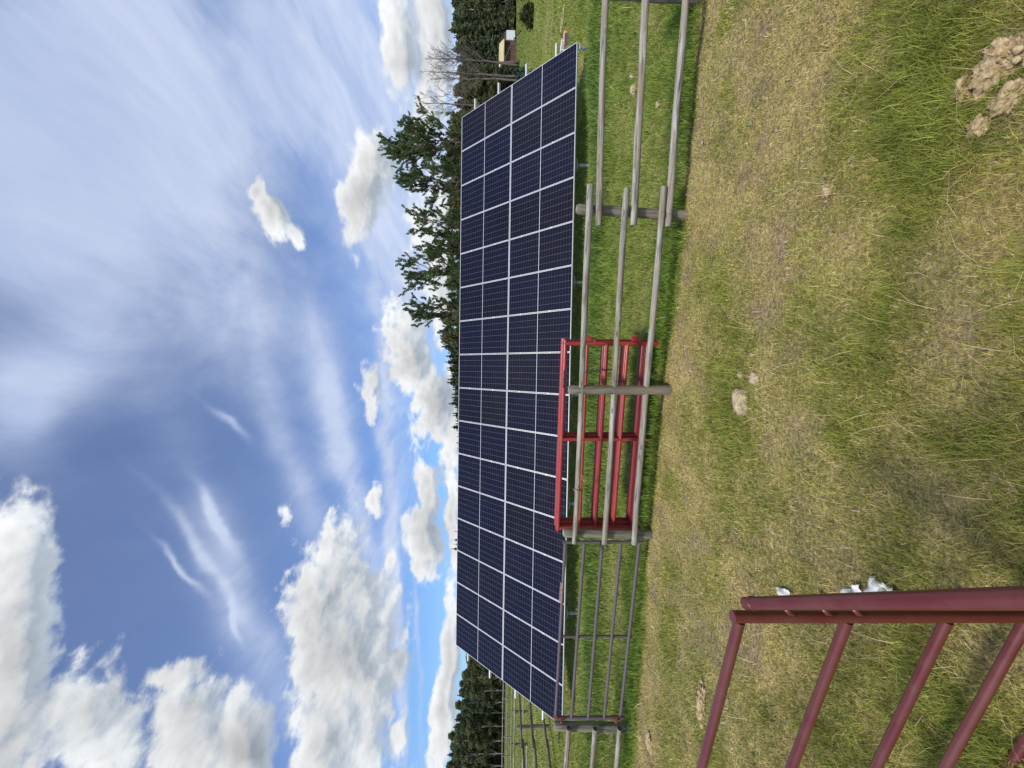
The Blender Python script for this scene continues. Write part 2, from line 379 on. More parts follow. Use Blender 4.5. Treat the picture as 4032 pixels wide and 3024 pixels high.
# ------------------------------------------------------------------ fences
def log_mesh(L, r0, r1, wob=.08, seg=14, n=14, dome=0.0, bend=.0, seed=0):
    rr = random.Random(seed); V = []; F = []
    ph = [rr.uniform(0, 6.28) for _ in range(6)]
    for i in range(seg+1):
        s = i/seg; r = r0+(r1-r0)*s
        cy = bend*math.sin(s*3.14*1.1+ph[0])+.004*math.sin(s*17+ph[1]); cz = bend*.7*math.sin(s*3.14*1.7+ph[2])
        for k in range(n):
            a = 2*math.pi*k/n
            q = r*(1+wob*(.5*math.sin(2*a+ph[3]+s*4)+.35*math.sin(3*a+ph[4]-s*7)+.4*math.sin(s*23+a+ph[5])*.5))
            V.append((s*L, cy+q*math.cos(a), cz+q*math.sin(a)))
        if i: F += [((i-1)*n+k, (i-1)*n+(k+1) % n, i*n+(k+1) % n, i*n+k) for k in range(n)]
    def cap(ring, x, sgn):
        base = len(V)
        for k in range(n):
            v = V[ring+k]; V.append((x+sgn*(.4*r1 if dome else .004), v[1]*(.72 if dome else .93), v[2]*(.72 if dome else .93)))
        fs = [(ring+k, ring+(k+1) % n, base+(k+1) % n, base+k) for k in range(n)]
        if sgn < 0: fs = [f[::-1] for f in fs]
        F.extend(fs); c = tuple(base+k for k in range(n)); F.append(c if sgn > 0 else c[::-1])
        return len(F)-1
    c0 = cap(0, 0, -1); c1 = cap(seg*n, L, 1)
    me = bpy.data.meshes.new('log'); me.from_pydata(V, [], F); me.update(); flat_ends(me)
    return me, (c0, c1)
SEED = [0]
def log(name, p0, p1, r0, r1, m, parent, endmat=None, dome=False, bend=.009, wob=.14):
    SEED[0] += 1; p0 = Vector(p0); p1 = Vector(p1)
    me, caps = log_mesh((p1-p0).length, r0, r1, wob, 14, 14, dome, bend, SEED[0]); me.name = name
    me.materials.append(m); me.materials.append(endmat or M_END)
    for c in caps: me.polygons[c].material_index = 1
    o = bpy.data.objects.new(name, me); COL.objects.link(o)
    M = rot_to(p0, p1); p = parent; ch = Matrix.Identity(4)
    while p: ch = p.matrix_basis @ ch; p = p.parent
    o.parent = parent; o.matrix_basis = ch.inverted() @ M; return o
def nail(parent_obj, P, n):
    mb = MB(); mb.tube([P-n*.004, P+n*.004], .006, 8); me = mb.mesh('nail_head'); return link('nail_head', me, M_GALV, parent_obj)

pA = at(3040, 2762); pB = at(2188, 2702); pC = at(1489, 2640); pD = at(923, 2568)
FA, FB = pB.copy(), pD.copy()
def fl(u, v, off): return online(u, v, FA, FB, off)
fence = thing('wooden_rail_fence', 'grey weathered three-rail log fence on round posts in front of the solar array', 'fence', pC)
def post_on(u_base, top_v, base_v, r, m, parent, lean_u=None, fplane=True):
    P = at(u_base, base_v); T = aty(lean_u if lean_u is not None else u_base, top_v, P.y)
    P2 = P-(T-P)*.25
    return log('post', P2, T, r*1.03, r*.97, m, parent, dome=True, bend=.003, wob=.05)
post_on(3040, 2322, 2762, .072, M_POST, fence, 3065)
post_on(2176, 2277, 2700, .058, M_POST, fence, 2200)
post_on(1489, 2245, 2640, .058, M_POST, fence)
post_on(919, 2224, 2566, .060, M_POSTL, fence, 927)
RO = .105
rails = [((3400, 2400), (2137, 2354), .037, .035), ((3400, 2558), (2138, 2495.7), .037, .036), ((3400, 2727), (2134, 2632.4), .037, .036)]
for a, bb_, r0, r1 in rails: 
    o = log('rail', fl(*a, RO), fl(*bb_, RO), r0, r1, M_RAIL, fence)
mids = [((2294, 2326), (884, 2262)), ((2281, 2469), (884, 2379)), ((2288, 2613), (884, 2496))]
for a, bb_ in mids: o = log('rail', fl(*a, RO), fl(*bb_, RO), .035, .034, M_RAIL, fence, bend=.012)
for (u, v) in ((2196, 2350), (2190, 2321), (2184, 2493), (2196, 2464), (2190, 2604), (2182, 2634), (1482, 2289), (1482, 2418), (1482, 2548)):
    P = fl(u, v, RO+.036); nail(fence, P, Vector((0, -1, 0)))

# left fence, the post carries the grey gate
pG = at(163, 2484)
lf = thing('wooden_rail_fence', 'short run of pale three-rail log fence left of the purple-grey gate', 'fence', pG)
post_on(160, 2188, 2484, .068, M_POSTL, lf, 166)
for (v0, v1) in ((2238, 2186), (2342, 2279), (2439, 2368)):
    P0 = online(150, v0, pD, pG, .0); P0 = fl(156, v0, .10)
    P1 = fl(-560, v1, .10)
    log('rail', P0, P1, .038, .036, M_RAIL, lf, M_ENDD)
log('post', at(-620, 2420)-Vector((0, 0, .3)), at(-620, 2420)+Vector((0, 0, 1.25)), .065, .06, M_POSTL, lf, dome=True)

# paddock fence running away from the camera at x = -13.2
pf = thing('wooden_rail_fence', 'dark grey three-rail fence running back into the paddock behind the left gate', 'fence', (-13.2, 14.75, 0))
for y in (9.9, 12.3, 14.75, 17.2, 19.6, 22.0): log('post', (-13.2, y, -.3), (-13.2, y, 1.25), .075, .07, M_POST, pf, dome=True)
for z in (1.10, .68, .20):
    for y0 in (8.8, 14.0, 19.2): log('rail', (-13.1, y0-.25, z+.02), (-13.1, y0+5.3, z-.02), .045, .042, M_POST, pf, bend=.006)
mfc = thing('wooden_rail_fence', 'pale log fence with low rails crossing the paddock in the middle distance', 'fence', (-20, 24.6, 0))
for x in (-30.2, -25.9, -23.1, -21.0, -18.6, -16.2): log('post', (x, 24.6, -.3), (x, 24.6, 1.05), .07, .065, M_POST, mfc)
for z in (.92, .36):
    for x0 in (-31, -26.0, -21.2): log('rail', (x0, 24.45, z), (x0+5.2, 24.45, z-.02), .05, .045, M_RAIL, mfc, bend=.006)
log('rail', (-31, 24.3, .06), (-22.9, 24.3, .10), .05, .05, M_RAIL, mfc)
ff = thing('wooden_rail_fence', 'farthest pale rail fence standing in front of the left wood', 'fence', (-42, 50, 0))
for k in range(13):
    x = -56+2.5*k; log('post', (x, 50, -.3), (x, 50, 1.38), .08, .08, M_RAIL, ff)
for z in (1.27, .72, .14):
    for k in range(6): log('rail', (-56.2+5*k, 49.88, z), (-51.1+5*k, 49.88, z), .06, .055, M_RAIL, ff)

# ------------------------------------------------------------------ gates
def pipe(name, pts, r, m, parent, n=16, label=None):
    pts = [Vector(p) for p in pts]
    M = rot_to(pts[0], pts[-1]); Mi = M.inverted(); mb = MB(); mb.tube([Mi @ p for p in pts], r, n)
    me = mb.mesh(name); me.materials.append(m); flat_ends(me)
    o = link(name, me, None, parent, M, smooth=False)
    if label: o['label'] = label
    return o
# purple-grey gate between the two posts
gg = thing('farm_gate', 'faded purple-grey tube gate with five bars hung on the left post', 'gate', at(540, 2530))
def G(u, v, o=.02): return fl(u, v, o)
gr_r = .0215
tops = [(2226, 2187), (2301, 2250), (2372, 2316), (2445, 2379), (2518, 2442)]
for i, (vr, vl) in enumerate(tops):
    pipe('bar', [G(892, vr), G(196, vl)], gr_r, M_GREYP, gg)
pipe('end_upright', [G(889, 2216), G(889, 2534)], .023, M_GREYP, gg)
pipe('end_upright', [G(198, 2180, .012), G(198, 2452, .012)], .024, M_GREYP, gg)
pipe('middle_brace', [G(518, 2215, .0), G(518, 2480, .0)], .020, M_GREYP, gg)
for v in (2196, 2413):
    hg = pipe('hinge', [G(197, v-9, .014), G(197, v+26, .014)], .031, M_RUST, gg, label='rusty hinge sleeve')
    pipe('hinge_bolt', [G(186, v+14, .10), G(180, v+13, .07)], .016, M_RUST, hg); pipe('hinge_bolt', [G(150, v+8, -.02), G(112, v+4, -.03)], .010, M_DARKCH, hg)
pipe('rusty_cap', [G(203, 2178, .02), G(203, 2194, .02)], .028, M_RUST, gg)
# wire loop latch
mb = MB()
for k in range(3):
    c = G(872, 2376, .04); pts = []
    for a in range(25):
        th = 2*math.pi*a/24; pts.append(c+Vector((.05*math.cos(th)+.01*k, -.03+.028*math.sin(th)*math.cos(k), .055*math.sin(th+k*.5))))
    mb.tube(pts, .004, 6, False)
link('latch_wire', mb.mesh('latch_wire'), M_DARKCH, gg)
def decal(name, u0, u1, v0, v1, m, parent, rails_r, off=.0, a0=.1, a1=1.1):
    """curved sticker wrapped on the camera side of a bar"""
    P0 = G(u0, v0, .02+off); P1 = G(u1, v1, .02+off); ax = (P1-P0).normalized(); upv = Vector((0, 0, 1)); nn = ax.cross(upv).normalized()
    if nn.y > 0: nn = -nn
    V = []; F = []
    for i in range(9):
        p = P0.lerp(P1, i/8)
        for k in range(7):
            a = a0+(a1-a0)*k/6; V.append(p+(nn*math.cos(a)+upv*math.sin(a))*(rails_r+.0015))
    for i in range(8):
        for k in range(6): F.append((i*7+k, i*7+k+1, (i+1)*7+k+1, (i+1)*7+k))
    mb = MB(); mb.add(V, F); return link(name, mb.mesh(name), m, parent)
decal('sticker', 733, 657, 2212, 2206, M_PINK, gg, gr_r, 0, -.05, 1.2)
decal('sticker', 733, 657, 2212, 2206, M_CREAM, gg, gr_r+.0012, 0, -.75, .0)

def letters(txt, P0, P1, upv, nrm, h, m, parent, name='lettering'):
    """blocky strokes lying on a plane; one mesh"""
    G5 = {'M': [(0, 0, 0, 1), (0, 1, .5, .4), (.5, .4, 1, 1), (1, 1, 1, 0)], 'A': [(0, 0, .5, 1), (.5, 1, 1, 0), (.2, .4, .8, .4)],
          'R': [(0, 0, 0, 1), (0, 1, .9, .8), (.9, .8, 0, .5), (.3, .5, 1, 0)], 'W': [(0, 1, .25, 0), (.25, 0, .5, .7), (.5, .7, .75, 0), (.75, 0, 1, 1)],
          'I': [(.5, 0, .5, 1)], 'N': [(0, 0, 0, 1), (0, 1, 1, 0), (1, 0, 1, 1)], 'H': [(0, 0, 0, 1), (1, 0, 1, 1), (0, .5, 1, .5)],
          '#': [(0, .1, 1, .1), (0, .3, 1, .3), (0, .5, 1, .5), (0, .7, 1, .7), (0, .9, 1, .9)]}
    ax = (P1-P0); L = ax.length; ax.normalize(); w = L/len(txt); mb = MB()
    for i, chh in enumerate(txt):
        for (a, b_, c_, d_) in G5.get(chh, []):
            p = P0+ax*(i*w+a*w*.72)+upv*(b_*h); q_ = P0+ax*(i*w+c_*w*.72)+upv*(d_*h)
            dd = (q_-p).normalized(); s = dd.cross(nrm).normalized()*.0055
            mb.add([p-s, p+s, q_+s, q_-s], [(0, 1, 2, 3)])
    return link(name, mb.mesh(name), m, parent, smooth=False)

# red gates stacked behind the fence
def red_gate(back, zoff, xoff, first=False):
    off = -.20-back
    g = thing('farm_gate', 'x', 'gate', online(1300, 2575, FA, FB, off))
    def Q(u, v):   # positions measured on the first gate, carried parallel to the others
        p = fl(u, v, -.20); t = (FB-FA).normalized(); n = Vector((t.y, -t.x, 0)).normalized()
        if n.y > 0: n = -n
        return p - n*back + t*xoff + Vector((0, 0, zoff))
    r = .025
    pipe('top_bar', [Q(1684, 2227), Q(936, 2197)], .027, M_RED, g)
    for vr, vl in ((2312, 2281), (2391, 2344), (2472, 2415), (2550, 2488)):
        pipe('bar', [Q(1672, vr), Q(948, vl)], r*.92, M_RED, g)
    pipe('end_upright', [Q(1672, 2222), Q(1672, 2604)], .027, M_RED, g)
    pipe('end_upright', [Q(946, 2199), Q(946, 2520)], .027, M_RED, g)
    pipe('middle_brace', [Q(1294, 2212), Q(1294, 2545)], .023, M_RED, g)
    return g, Q
looks = [('front red tube gate of the stack, with black lettering on its top bar', 0, 0, 0),
         ('second red tube gate in the stack, directly behind the lettered front gate', .052, .004, .01),
         ('third red tube gate, middle one of the five stacked behind the log fence', .104, -.004, -.012),
         ('fourth red tube gate in the stack, next to the rearmost one', .156, .006, .006),
         ('rearmost red tube gate of the stack, nearest to the solar array', .208, .0, -.006)]
for i, (lab, back, zo, xo) in enumerate(looks):
    g, Q = red_gate(back, zo, xo); tag(g, lab, 'gate', 'red gates stacked behind the log fence')
    if i == 0:
        n_ = Vector((0, -1, 0)); P0 = Q(1497, 2222.5); P1 = Q(1566, 2225)
        letters('#MARWAM', P0+n_*.0285-Vector((0, 0, .0)), P1+n_*.0285, Vector((0, 0, 1)), n_, .024, M_DARK, g)
    if i == 0:
        for v, uu in ((2318, 1690), (2497, 1690)):
            mb = MB(); P = Q(uu, v); mb.box((-.035, -.03, -.03), (.03, .03, .03), Matrix.Translation(P)); mb.tube([P+Vector((0, 0, -.03)), P+Vector((-.03, 0, -.085))], .02, 10)
            link('hinge_bracket', mb.mesh('hinge_bracket'), M_RED, g, smooth=False)

def chain(name, pts, m, label, link_r=.011):
    mb = MB(); pts = [Vector(p) for p in pts]
    P = []; 
    for a, b_ in zip(pts[:-1], pts[1:]):
        k = max(1, int((b_-a).length/(link_r*2.6)))
        P += [a.lerp(b_, i/k) for i in range(k)]
    P.append(pts[-1])
    for i in range(len(P)-1):
        c = (P[i]+P[i+1])/2; t_ = (P[i+1]-P[i]).normalized(); s = t_.orthogonal().normalized()
        if i % 2: s = t_.cross(s)
        ring = [c+t_*math.cos(a)*link_r*1.7+s*math.sin(a)*link_r for a in [2*math.pi*k/10 for k in range(11)]]
        mb.tube(ring, link_r*.32, 5, False)
    o = link(name, mb.mesh(name), m); return tag(o, label, 'chain')
c1 = fl(1558, 2302, -.16)
chain('steel_chain', [c1, fl(1560, 2316, -.15), fl(1562, 2330, -.16), fl(1566, 2360, -.17), fl(1568, 2395, -.18), fl(1570, 2430, -.19)], M_DARKCH, 'dark steel chain hanging from the stacked red gates right of the fence post', .012)
pts = []
for a in range(15):
    th = 2*math.pi*a/14
    pc = fl(1094, 2275, .10); pts.append(pc+Vector((.01*math.sin(th), .055*math.cos(th)*-1, .052*math.sin(th))))
pts += [fl(1100, 2290, -.10), fl(1125, 2298, -.17), fl(1150, 2290, -.18)]
chain('brass_chain', pts, M_BRASS, 'brass coloured chain looped round the top log rail over the red gates', .011)

# foreground maroon gates
ga = thing('farm_gate', 'near maroon tube gate with slanting bars at the lower left, its end upright showing', 'gate', at(610, 3900))
D0, D1 = 1.25, 1.47
def Qa(u, v): 
    D = D0+(D1-D0)*(590-u)/590.0; return aty(u, v, D)
T = aty(596, 2884, D0); Bt = aty(603, 4032, D0); Bt = T+(Bt-T)*1.62*.62/ .62; Bt.z = .06; 
pipe('end_upright', [Vector((T.x, T.y, Bt.z)), T], .0195, M_MAROON, ga)
for (v0, v1) in ((2912, 2756), (3335, 3086), (3727, 3408), (4040, 3684), (4330, 3944)):
    A = aty(580, v0, D0+.005); B_ = aty(0, v1, D1); B_ = A+(B_-A)*3.2; B_.z = A.z+(aty(0, v1, D1).z-A.z)*1.0
    pipe('bar', [A, B_], .0172, M_MAROON, ga)
    last = B_
pipe('end_upright', [Vector((last.x, last.y, .06)), Vector((last.x, last.y, T.z))], .0195, M_MAROON, ga)
gb = thing('farm_gate', 'nearest maroon tube gate running towards the camera, its smooth top bar catching light', 'gate', (-.72, 1.22, 0))
T2 = aty(648, 2936, 1.235); B2 = aty(669, 4032, .64); dirb = (B2-T2).normalized()
E2 = T2+dirb*2.0; 
pipe('top_bar', [T2, E2], .019, M_MAROON, gb, 20)
for f, dz in ((.30, -.31), (.6, -.62), (.9, -.93)):
    pipe('bar', [T2+dirb*.02+Vector((0, 0, dz)), E2+Vector((0, 0, dz))], .015, M_MAROON, gb)
pipe('end_upright', [T2+dirb*.015+Vector((0, 0, -.02)), Vector((T2.x+dirb.x*.015, T2.y+dirb.y*.015, .07))], .0165, M_MAROON, gb)
pipe('end_upright', [E2-Vector((0, 0, .02)), Vector((E2.x, E2.y, .07))], .0165, M_MAROON, gb)
for v in (3105, 3252, 3372):
    P = aty(607, v, D0-.02); mb = MB(); mb.tube([P+Vector((.02, -.0, .012)), P+Vector((.002, 0, -.004)), P+Vector((-.008, 0, -.03))], [.011, .009, .002], 8)
    link('latch_lug', mb.mesh('latch_lug'), M_MAROON, ga)
mb = MB(); P = T2+dirb*.035; mb.tube([P-dirb*.004, P+dirb*.004], .0215, 20); link('weld_ring', mb.mesh('weld_ring'), M_MAROON, gb)

# ------------------------------------------------------------------ solar array
K = 1.05/1.134
P0 = Vector((8.7985*K, 9.7834*K, -1.7984*K+CAM_H)); az = -.0362; tilt = .8101
d_ = Vector((-math.cos(az), -math.sin(az), 0)); nb = Vector((-math.sin(az), math.cos(az), 0))
e_ = nb*math.cos(tilt)+Vector((0, 0, 1))*math.sin(tilt); n_ = -(e_.cross(d_)); n_ = n_ if n_.z > 0 else -n_
# local frame for a panel: x runs right (against d_), y up the slope, z out of the glass
AX = -d_; 
def AM(i, v, dz=0):   # world matrix for the lower-left corner of panel cell (column i from right, v in rows)
    O = P0+d_*(1.05*(i+1)-.008)+e_*(2.1*v+.01)+n_*dz
    return Matrix(((AX.x, e_.x, n_.x, O.x), (AX.y, e_.y, n_.y, O.y), (AX.z, e_.z, n_.z, O.z), (0, 0, 0, 1)))
mid_b = P0+d_*8.4
arr = thing('solar_array', 'large ground-mounted solar array of thirty-two tilted dark blue panels behind the fence', 'solar array', (mid_b.x, mid_b.y, 0))
ms_ = MB(); ms_.add([(0, 0, 0), (PW, 0, 0), (PW, PL, 0), (0, PL, 0)], [(0, 1, 2, 3)]); sheet = ms_.mesh('solar_panel'); sheet.materials.append(M_CELL)
fb = MB(); w_ = .011; dpt = .035
fb.box((0, 0, -dpt), (w_, PL, .003)); fb.box((PW-w_, 0, -dpt), (PW, PL, .003)); fb.box((w_, 0, -dpt), (PW-w_, w_, .0025)); fb.box((w_, PL-w_, -dpt), (PW-w_, PL, .0025))
fm = fb.mesh('panel_frame'); fm.materials.append(M_ALU)
bk = MB(); bk.add([(w_, w_, -.006), (w_, PL-w_, -.006), (PW-w_, PL-w_, -.006), (PW-w_, w_, -.006)], [(0, 1, 2, 3)])
M_BACK, _, _ = mat('white_backsheet', (.6, .6, .6), .7); bkm = bk.mesh('backsheet'); bkm.materials.append(M_BACK)
for i in range(16):
    for v in (0, 1):
        pn = link('solar_panel', sheet, None, arr, AM(i, v), smooth=False)
        link('panel_frame', fm, None, pn, AM(i, v), smooth=False); link('backsheet', bkm, None, pn, AM(i, v), smooth=False)
# clamps between panels
cb = MB(); cb.box((-.02, -.02, 0), (.02, .02, .006)); cm = cb.mesh('panel_clamp'); cm.materials.append(M_ALU)
prow = []
for (u, v) in ((2661, 2201), (2808, 2080)): pass
fr = [.34, .80, 1.32, 1.76]      # rows (in panel lengths) where the support rails run
fr = [.315, .78, 1.27, 1.74]
for f in fr:
    O = P0+d_*(-.34)+e_*(2.1*f)-n_*.075; L = 16*1.05+.62
    mb = MB(); M = Matrix(((d_.x, e_.x, n_.x, O.x), (d_.y, e_.y, n_.y, O.y), (d_.z, e_.z, n_.z, O.z), (0, 0, 0, 1)))
    mb.box((0, -.02, -.03), (L, .02, .035)); link('mounting_rail', mb.mesh('mounting_rail'), M_ALU, arr, M, smooth=False)
for i in range(1, 16):
    for f in fr:
        O = P0+d_*(1.05*i)+e_*(2.1*f)+n_*.003; M = Matrix(((AX.x, e_.x, n_.x, O.x), (AX.y, e_.y, n_.y, O.y), (AX.z, e_.z, n_.z, O.z), (0, 0, 0, 1)))
        if i % 2 == 0: link('panel_clamp', cm, None, arr, M, smooth=False)
# front and rear legs with winged plates
for u in (2834, 2373, 1912, 1470, 1041, 610, 190):
    F0 = online(u, 2275, P0, P0+d_*5, -.28); F0.z = 0
    s = (F0-P0).dot(d_); 
    zt = P0.z-.04
    lg = link('leg', (lambda m: (m.tube([(0, 0, -.3), (0, 0, zt-.14)], .038, 12), m.tube([(0, 0, zt-.20), (0, 0, zt-.135)], .044, 12), m.tube([(0, 0, zt-.135), (0, 0, zt+.12)], .012, 8), m.mesh('leg'))[-1])(MB()), M_GALV, arr, Matrix.Translation(F0), smooth=False)
    flat_ends(lg.data)
    mb = MB(); mb.add([(-.15, -.02, .015), (0, -.035, -.02), (.15, -.02, .015), (.15, .02, .015), (0, .035, -.02), (-.15, .02, .015),
                       (-.15, -.02, .022), (0, -.035, .0), (.15, -.02, .022), (.15, .02, .022), (0, .035, .0), (-.15, .02, .022)],
                      [(0, 1, 2, 3, 4, 5), (11, 10, 9, 8, 7, 6), (0, 6, 7, 1), (1, 7, 8, 2), (2, 8, 9, 3), (3, 9, 10, 4), (4, 10, 11, 5), (5, 11, 6, 0)])
    link('wing_plate', mb.mesh('wing_plate'), M_GALV, lg, Matrix.Translation(F0+Vector((0, 0, zt-.07))), smooth=False)
    Rr = P0+d_*s+e_*3.75-n_*.12; R2_ = Vector((Rr.x, Rr.y, -.3)); 
    pipe('rear_leg', [R2_, Rr], .038, M_GALV, arr, 10)
    Fr = P0+d_*s+e_*.25-n_*.13; mb = MB(); 
    pipe('rafter', [Fr-e_*.1, Rr+e_*.3], .03, M_GALV, arr, 8)
    pipe('diagonal_brace', [Vector((Fr.x, Fr.y+.1, .25)), (Fr+Rr)/2], .018, M_GALV, arr, 6)

# ------------------------------------------------------------------ small things on the ground
def lump(name, size, seed, m, rough=.35, sub=3, flat=.6, crumbs=0):
    import bmesh
    from mathutils import noise as mn
    bm = bmesh.new(); bmesh.ops.create_icosphere(bm, subdivisions=sub, radius=1)
    for v in bm.verts:
        p = v.co.copy(); o = Vector((seed*3.1, seed*1.7, seed))
        k = 1+rough*mn.noise(p*1.3+o)+rough*.6*mn.noise(p*3.1+o)+rough*.45*mn.noise(p*7+o)-rough*.35*abs(mn.noise(p*14+o))
        v.co = Vector((p.x*k*size[0], p.y*k*size[1], max(p.z*k, -.5)*size[2]))
    rr = random.Random(seed)
    for _ in range(crumbs):
        a = rr.uniform(0, 6.28); q_ = rr.uniform(.55, 1.35); k0 = rr.uniform(.10, .26)*size[0]
        res = bmesh.ops.create_icosphere(bm, subdivisions=2, radius=1)
        off = Vector((math.cos(a)*q_*size[0], math.sin(a)*q_*size[1], (-.15 if q_ > .9 else .45)*size[2]))
        for v in res['verts']:
            p = v.co.copy(); k = 1+.5*mn.noise(p*1.9+off*40); v.co = Vector((p.x, p.y*.8, p.z*.7))*k*k0+off
    me = bpy.data.meshes.new(name); bm.to_mesh(me); bm.free(); me.materials.append(m); me.shade_smooth()
    return me
def stone_mat(name, a, c_, sc):
    m, t, b = mat(name, rough=.9, spec=.2); v = objcoord(t); n = t.noise(v, sc, 7, .7)
    t.l(t.ramp(n, [(.3, a), (.6, c_), (.75, tuple(min(1, x*1.25) for x in c_))]), b.inputs['Base Color']); bump(t, b, n, .8, .02); return m
M_STONE = stone_mat('pale_stone', (.22, .16, .09), (.60, .49, .30), 28)
M_CLOD = stone_mat('dried_earth_clod', (.12, .075, .036), (.62, .47, .26), 38)
M_CHIP = stone_mat('chip_stone', (.22, .19, .14), (.44, .40, .31), 40)
def place(name, u, v, size, seed, m, label, cat, group=None, rot=0, rough=.35, z=0, sub=3):
    p = at(u, v); o = link(name, lump(name, size, seed, m, rough, sub, crumbs=16 if name == 'earth_clod' else 0), None, None, Matrix.Translation((p.x, p.y, float(gz(p.x, p.y))+z)) @ Matrix.Rotation(rot, 4, 'Z'), smooth=False)
    return tag(o, label, cat, group)
place('rock', 1440, 2922, (.115, .085, .085), 3, M_STONE, 'biggest pale half-buried rock in the green tuft of the foreground lawn', 'rock', z=-.012, rough=.45)
place('rock', 1529, 2975, (.058, .05, .055), 5, M_STONE, 'smaller pale rock beside the biggest one in the green tuft', 'rock', z=-.006, rough=.45)
place('rock', 1548, 2923, (.03, .03, .035), 8, M_STONE, 'tiny pale rock above the smaller one in the green tuft', 'rock', z=.015)
place('rock', 2669, 2505, (.10, .06, .07), 11, M_STONE, 'pale rock behind the middle log rail at the right span of the fence', 'rock', z=.02)
place('rock', 2725, 2497, (.05, .025, .05), 12, M_STONE, 'small upright pale rock touching the rock behind the middle rail', 'rock', z=.02)
place('rock', 2614, 2600, (.045, .04, .035), 13, M_STONE, 'small grey round stone between the middle and bottom rails at the right', 'rock', z=.02)
place('earth_clod', 2740, 3945, (.080, .075, .055), 21, M_CLOD, 'largest crumbly dried earth clod in the lush corner grass', 'earth clod', rough=.6, z=.03, sub=5)
place('earth_clod', 2815, 4015, (.085, .04, .06), 22, M_CLOD, 'ridge shaped earth clod at the picture edge above the largest clod', 'earth clod', rough=.6, z=.04, rot=.5, sub=5)
place('earth_clod', 2668, 3830, (.05, .045, .04), 27, M_CLOD, 'brown rounded end of the broken clod, lying in tall green blades', 'earth clod', rough=.6, z=.03, sub=4)
place('earth_clod', 2524, 3880, (.042, .035, .03), 23, M_CLOD, 'separate small tan clod left of the largest clod', 'earth clod', rough=.5, z=.02, sub=4)
place('earth_clod', 2640, 3990, (.05, .055, .028), 28, M_CLOD, 'flat crumbled clod in front of the largest one', 'earth clod', rough=.6, z=.01, sub=4)
place('earth_clod', 2272, 3262, (.05, .04, .03), 24, M_CLOD, 'dark dung clod with straw bits in the middle of the dry lawn', 'earth clod', rough=.6, z=.01)
place('earth_clod', 250, 2775, (.17, .045, .035), 25, M_CLOD, 'long dried clod beyond the near maroon gate bars', 'earth clod', rough=.6, z=.01, sub=4)
place('earth_clod', 105, 2563, (.12, .06, .05), 26, M_CLOD, 'small dark clod by the straw strip at the far left', 'earth clod', rough=.6, z=.01)
for (u, v, s) in ((2871, 2803, .03), (2833, 2773, .022), (2733, 2826, .024), (2538, 2803, .045), (2608, 2768, .03), (2462, 2770, .035), (2305, 2780, .028), (2400, 3352, .038), (2804, 3721, .03),
                  (2950, 2815, .02), (2660, 2870, .018), (2180, 2900, .02), (2513, 3069, .03), (2540, 2953, .035)):
    place('stone_chip', u, v, (s*.75, s*.45, s*.25), u*.01, M_CHIP, 'small flat stone chip lying on the dry trodden grass', 'stone chip', 'stone chips on the dry grass', rot=u*.37, z=.010, sub=2)

M_BAG, t, b = mat('torn_white_plastic', (.62, .66, .68), .8, 0, .2); t.l(t.ramp(t.noise(objcoord(t), 30, 4), [(.3, (.60, .59, .56)), (.6, (.85, .83, .79))]), b.inputs['Base Color'])
def scrap(u, v, L, W, rot, seed, label, z=.05):
    p = at(u, v, z); mb = MB(); nx_, ny_ = 14, 8; rr = random.Random(seed); V = []; F = []
    for i in range(nx_+1):
        for k in range(ny_+1):
            x = (i/nx_-.5)*L; y = (k/ny_-.5)*W*(1-.35*abs(math.sin(i*.9+seed))); V.append((x+rr.uniform(-.1, .1)*L/nx_*(3 if k in (0, ny_) else 1), y, .008*math.sin(x*70+seed)+.010*math.sin(y*80+x*40)+.007*math.cos(i*1.7+k+seed)))
    for i in range(nx_):
        for k in range(ny_): a = i*(ny_+1)+k; F.append((a, a+1, a+ny_+2, a+ny_+1))
    mb.add(V, F); me = mb.mesh('plastic_scrap'); o = link('plastic_scrap', me, M_BAG, None, Matrix.Translation(p) @ Matrix.Rotation(rot, 4, 'Z') @ Matrix.Rotation(.35, 4, 'X'))
    sm = o.modifiers.new('thickness', 'SOLIDIFY'); sm.thickness = .0015
    return tag(o, label, 'plastic scrap')
scrap(692, 3083, .13, .06, 1.9, 1, 'small upright torn white plastic scrap nearest the cap of the maroon gates')
scrap(652, 3245, .11, .05, 1.4, 2, 'narrow curled white plastic scrap half hidden behind the maroon bar')
scrap(692, 3352, .12, .08, 2.2, 3, 'white plastic tongue sticking out right of the maroon bar')
scrap(675, 3490, .22, .13, 1.5, 4, 'largest crumpled white plastic scrap lying beside the maroon bar')
scrap(660, 3800, .06, .03, 1.5, 6, 'tiny white plastic shred low beside the maroon bar')

# items beyond the right end of the array
M_CARD, t, b = mat('cardboard', (.42, .29, .17), .85); t.l(t.ramp(t.noise(objcoord(t), 9, 4), [(.3, (.42, .29, .20)), (.7, (.58, .43, .32))]), b.inputs['Base Color'])
M_CARDIN, _, _ = mat('box_print', (.62, .45, .32), .8)
M_ORANGE, _, _ = mat('orange_plastic', (.70, .20, .06), .4); M_HOSE, _, _ = mat('yellow_hose', (.46, .42, .20), .5)
M_WHITE, t, b = mat('white_painted_board', (.72, .74, .76), .7); t.l(t.ramp(t.noise(objcoord(t), 6, 4), [(.35, (.5, .52, .54)), (.6, (.78, .80, .82))]), b.inputs['Base Color'])
p = at(2849, 2241); bx = thing('cardboard_box', 'open tan cardboard box on the grass beyond the right end of the array', 'box', p)
mb = MB(); mb.box((-.24, -.18, 0), (.24, .18, .20), Matrix.Translation(p)); link('carton', mb.mesh('carton'), M_CARD, bx, smooth=False)
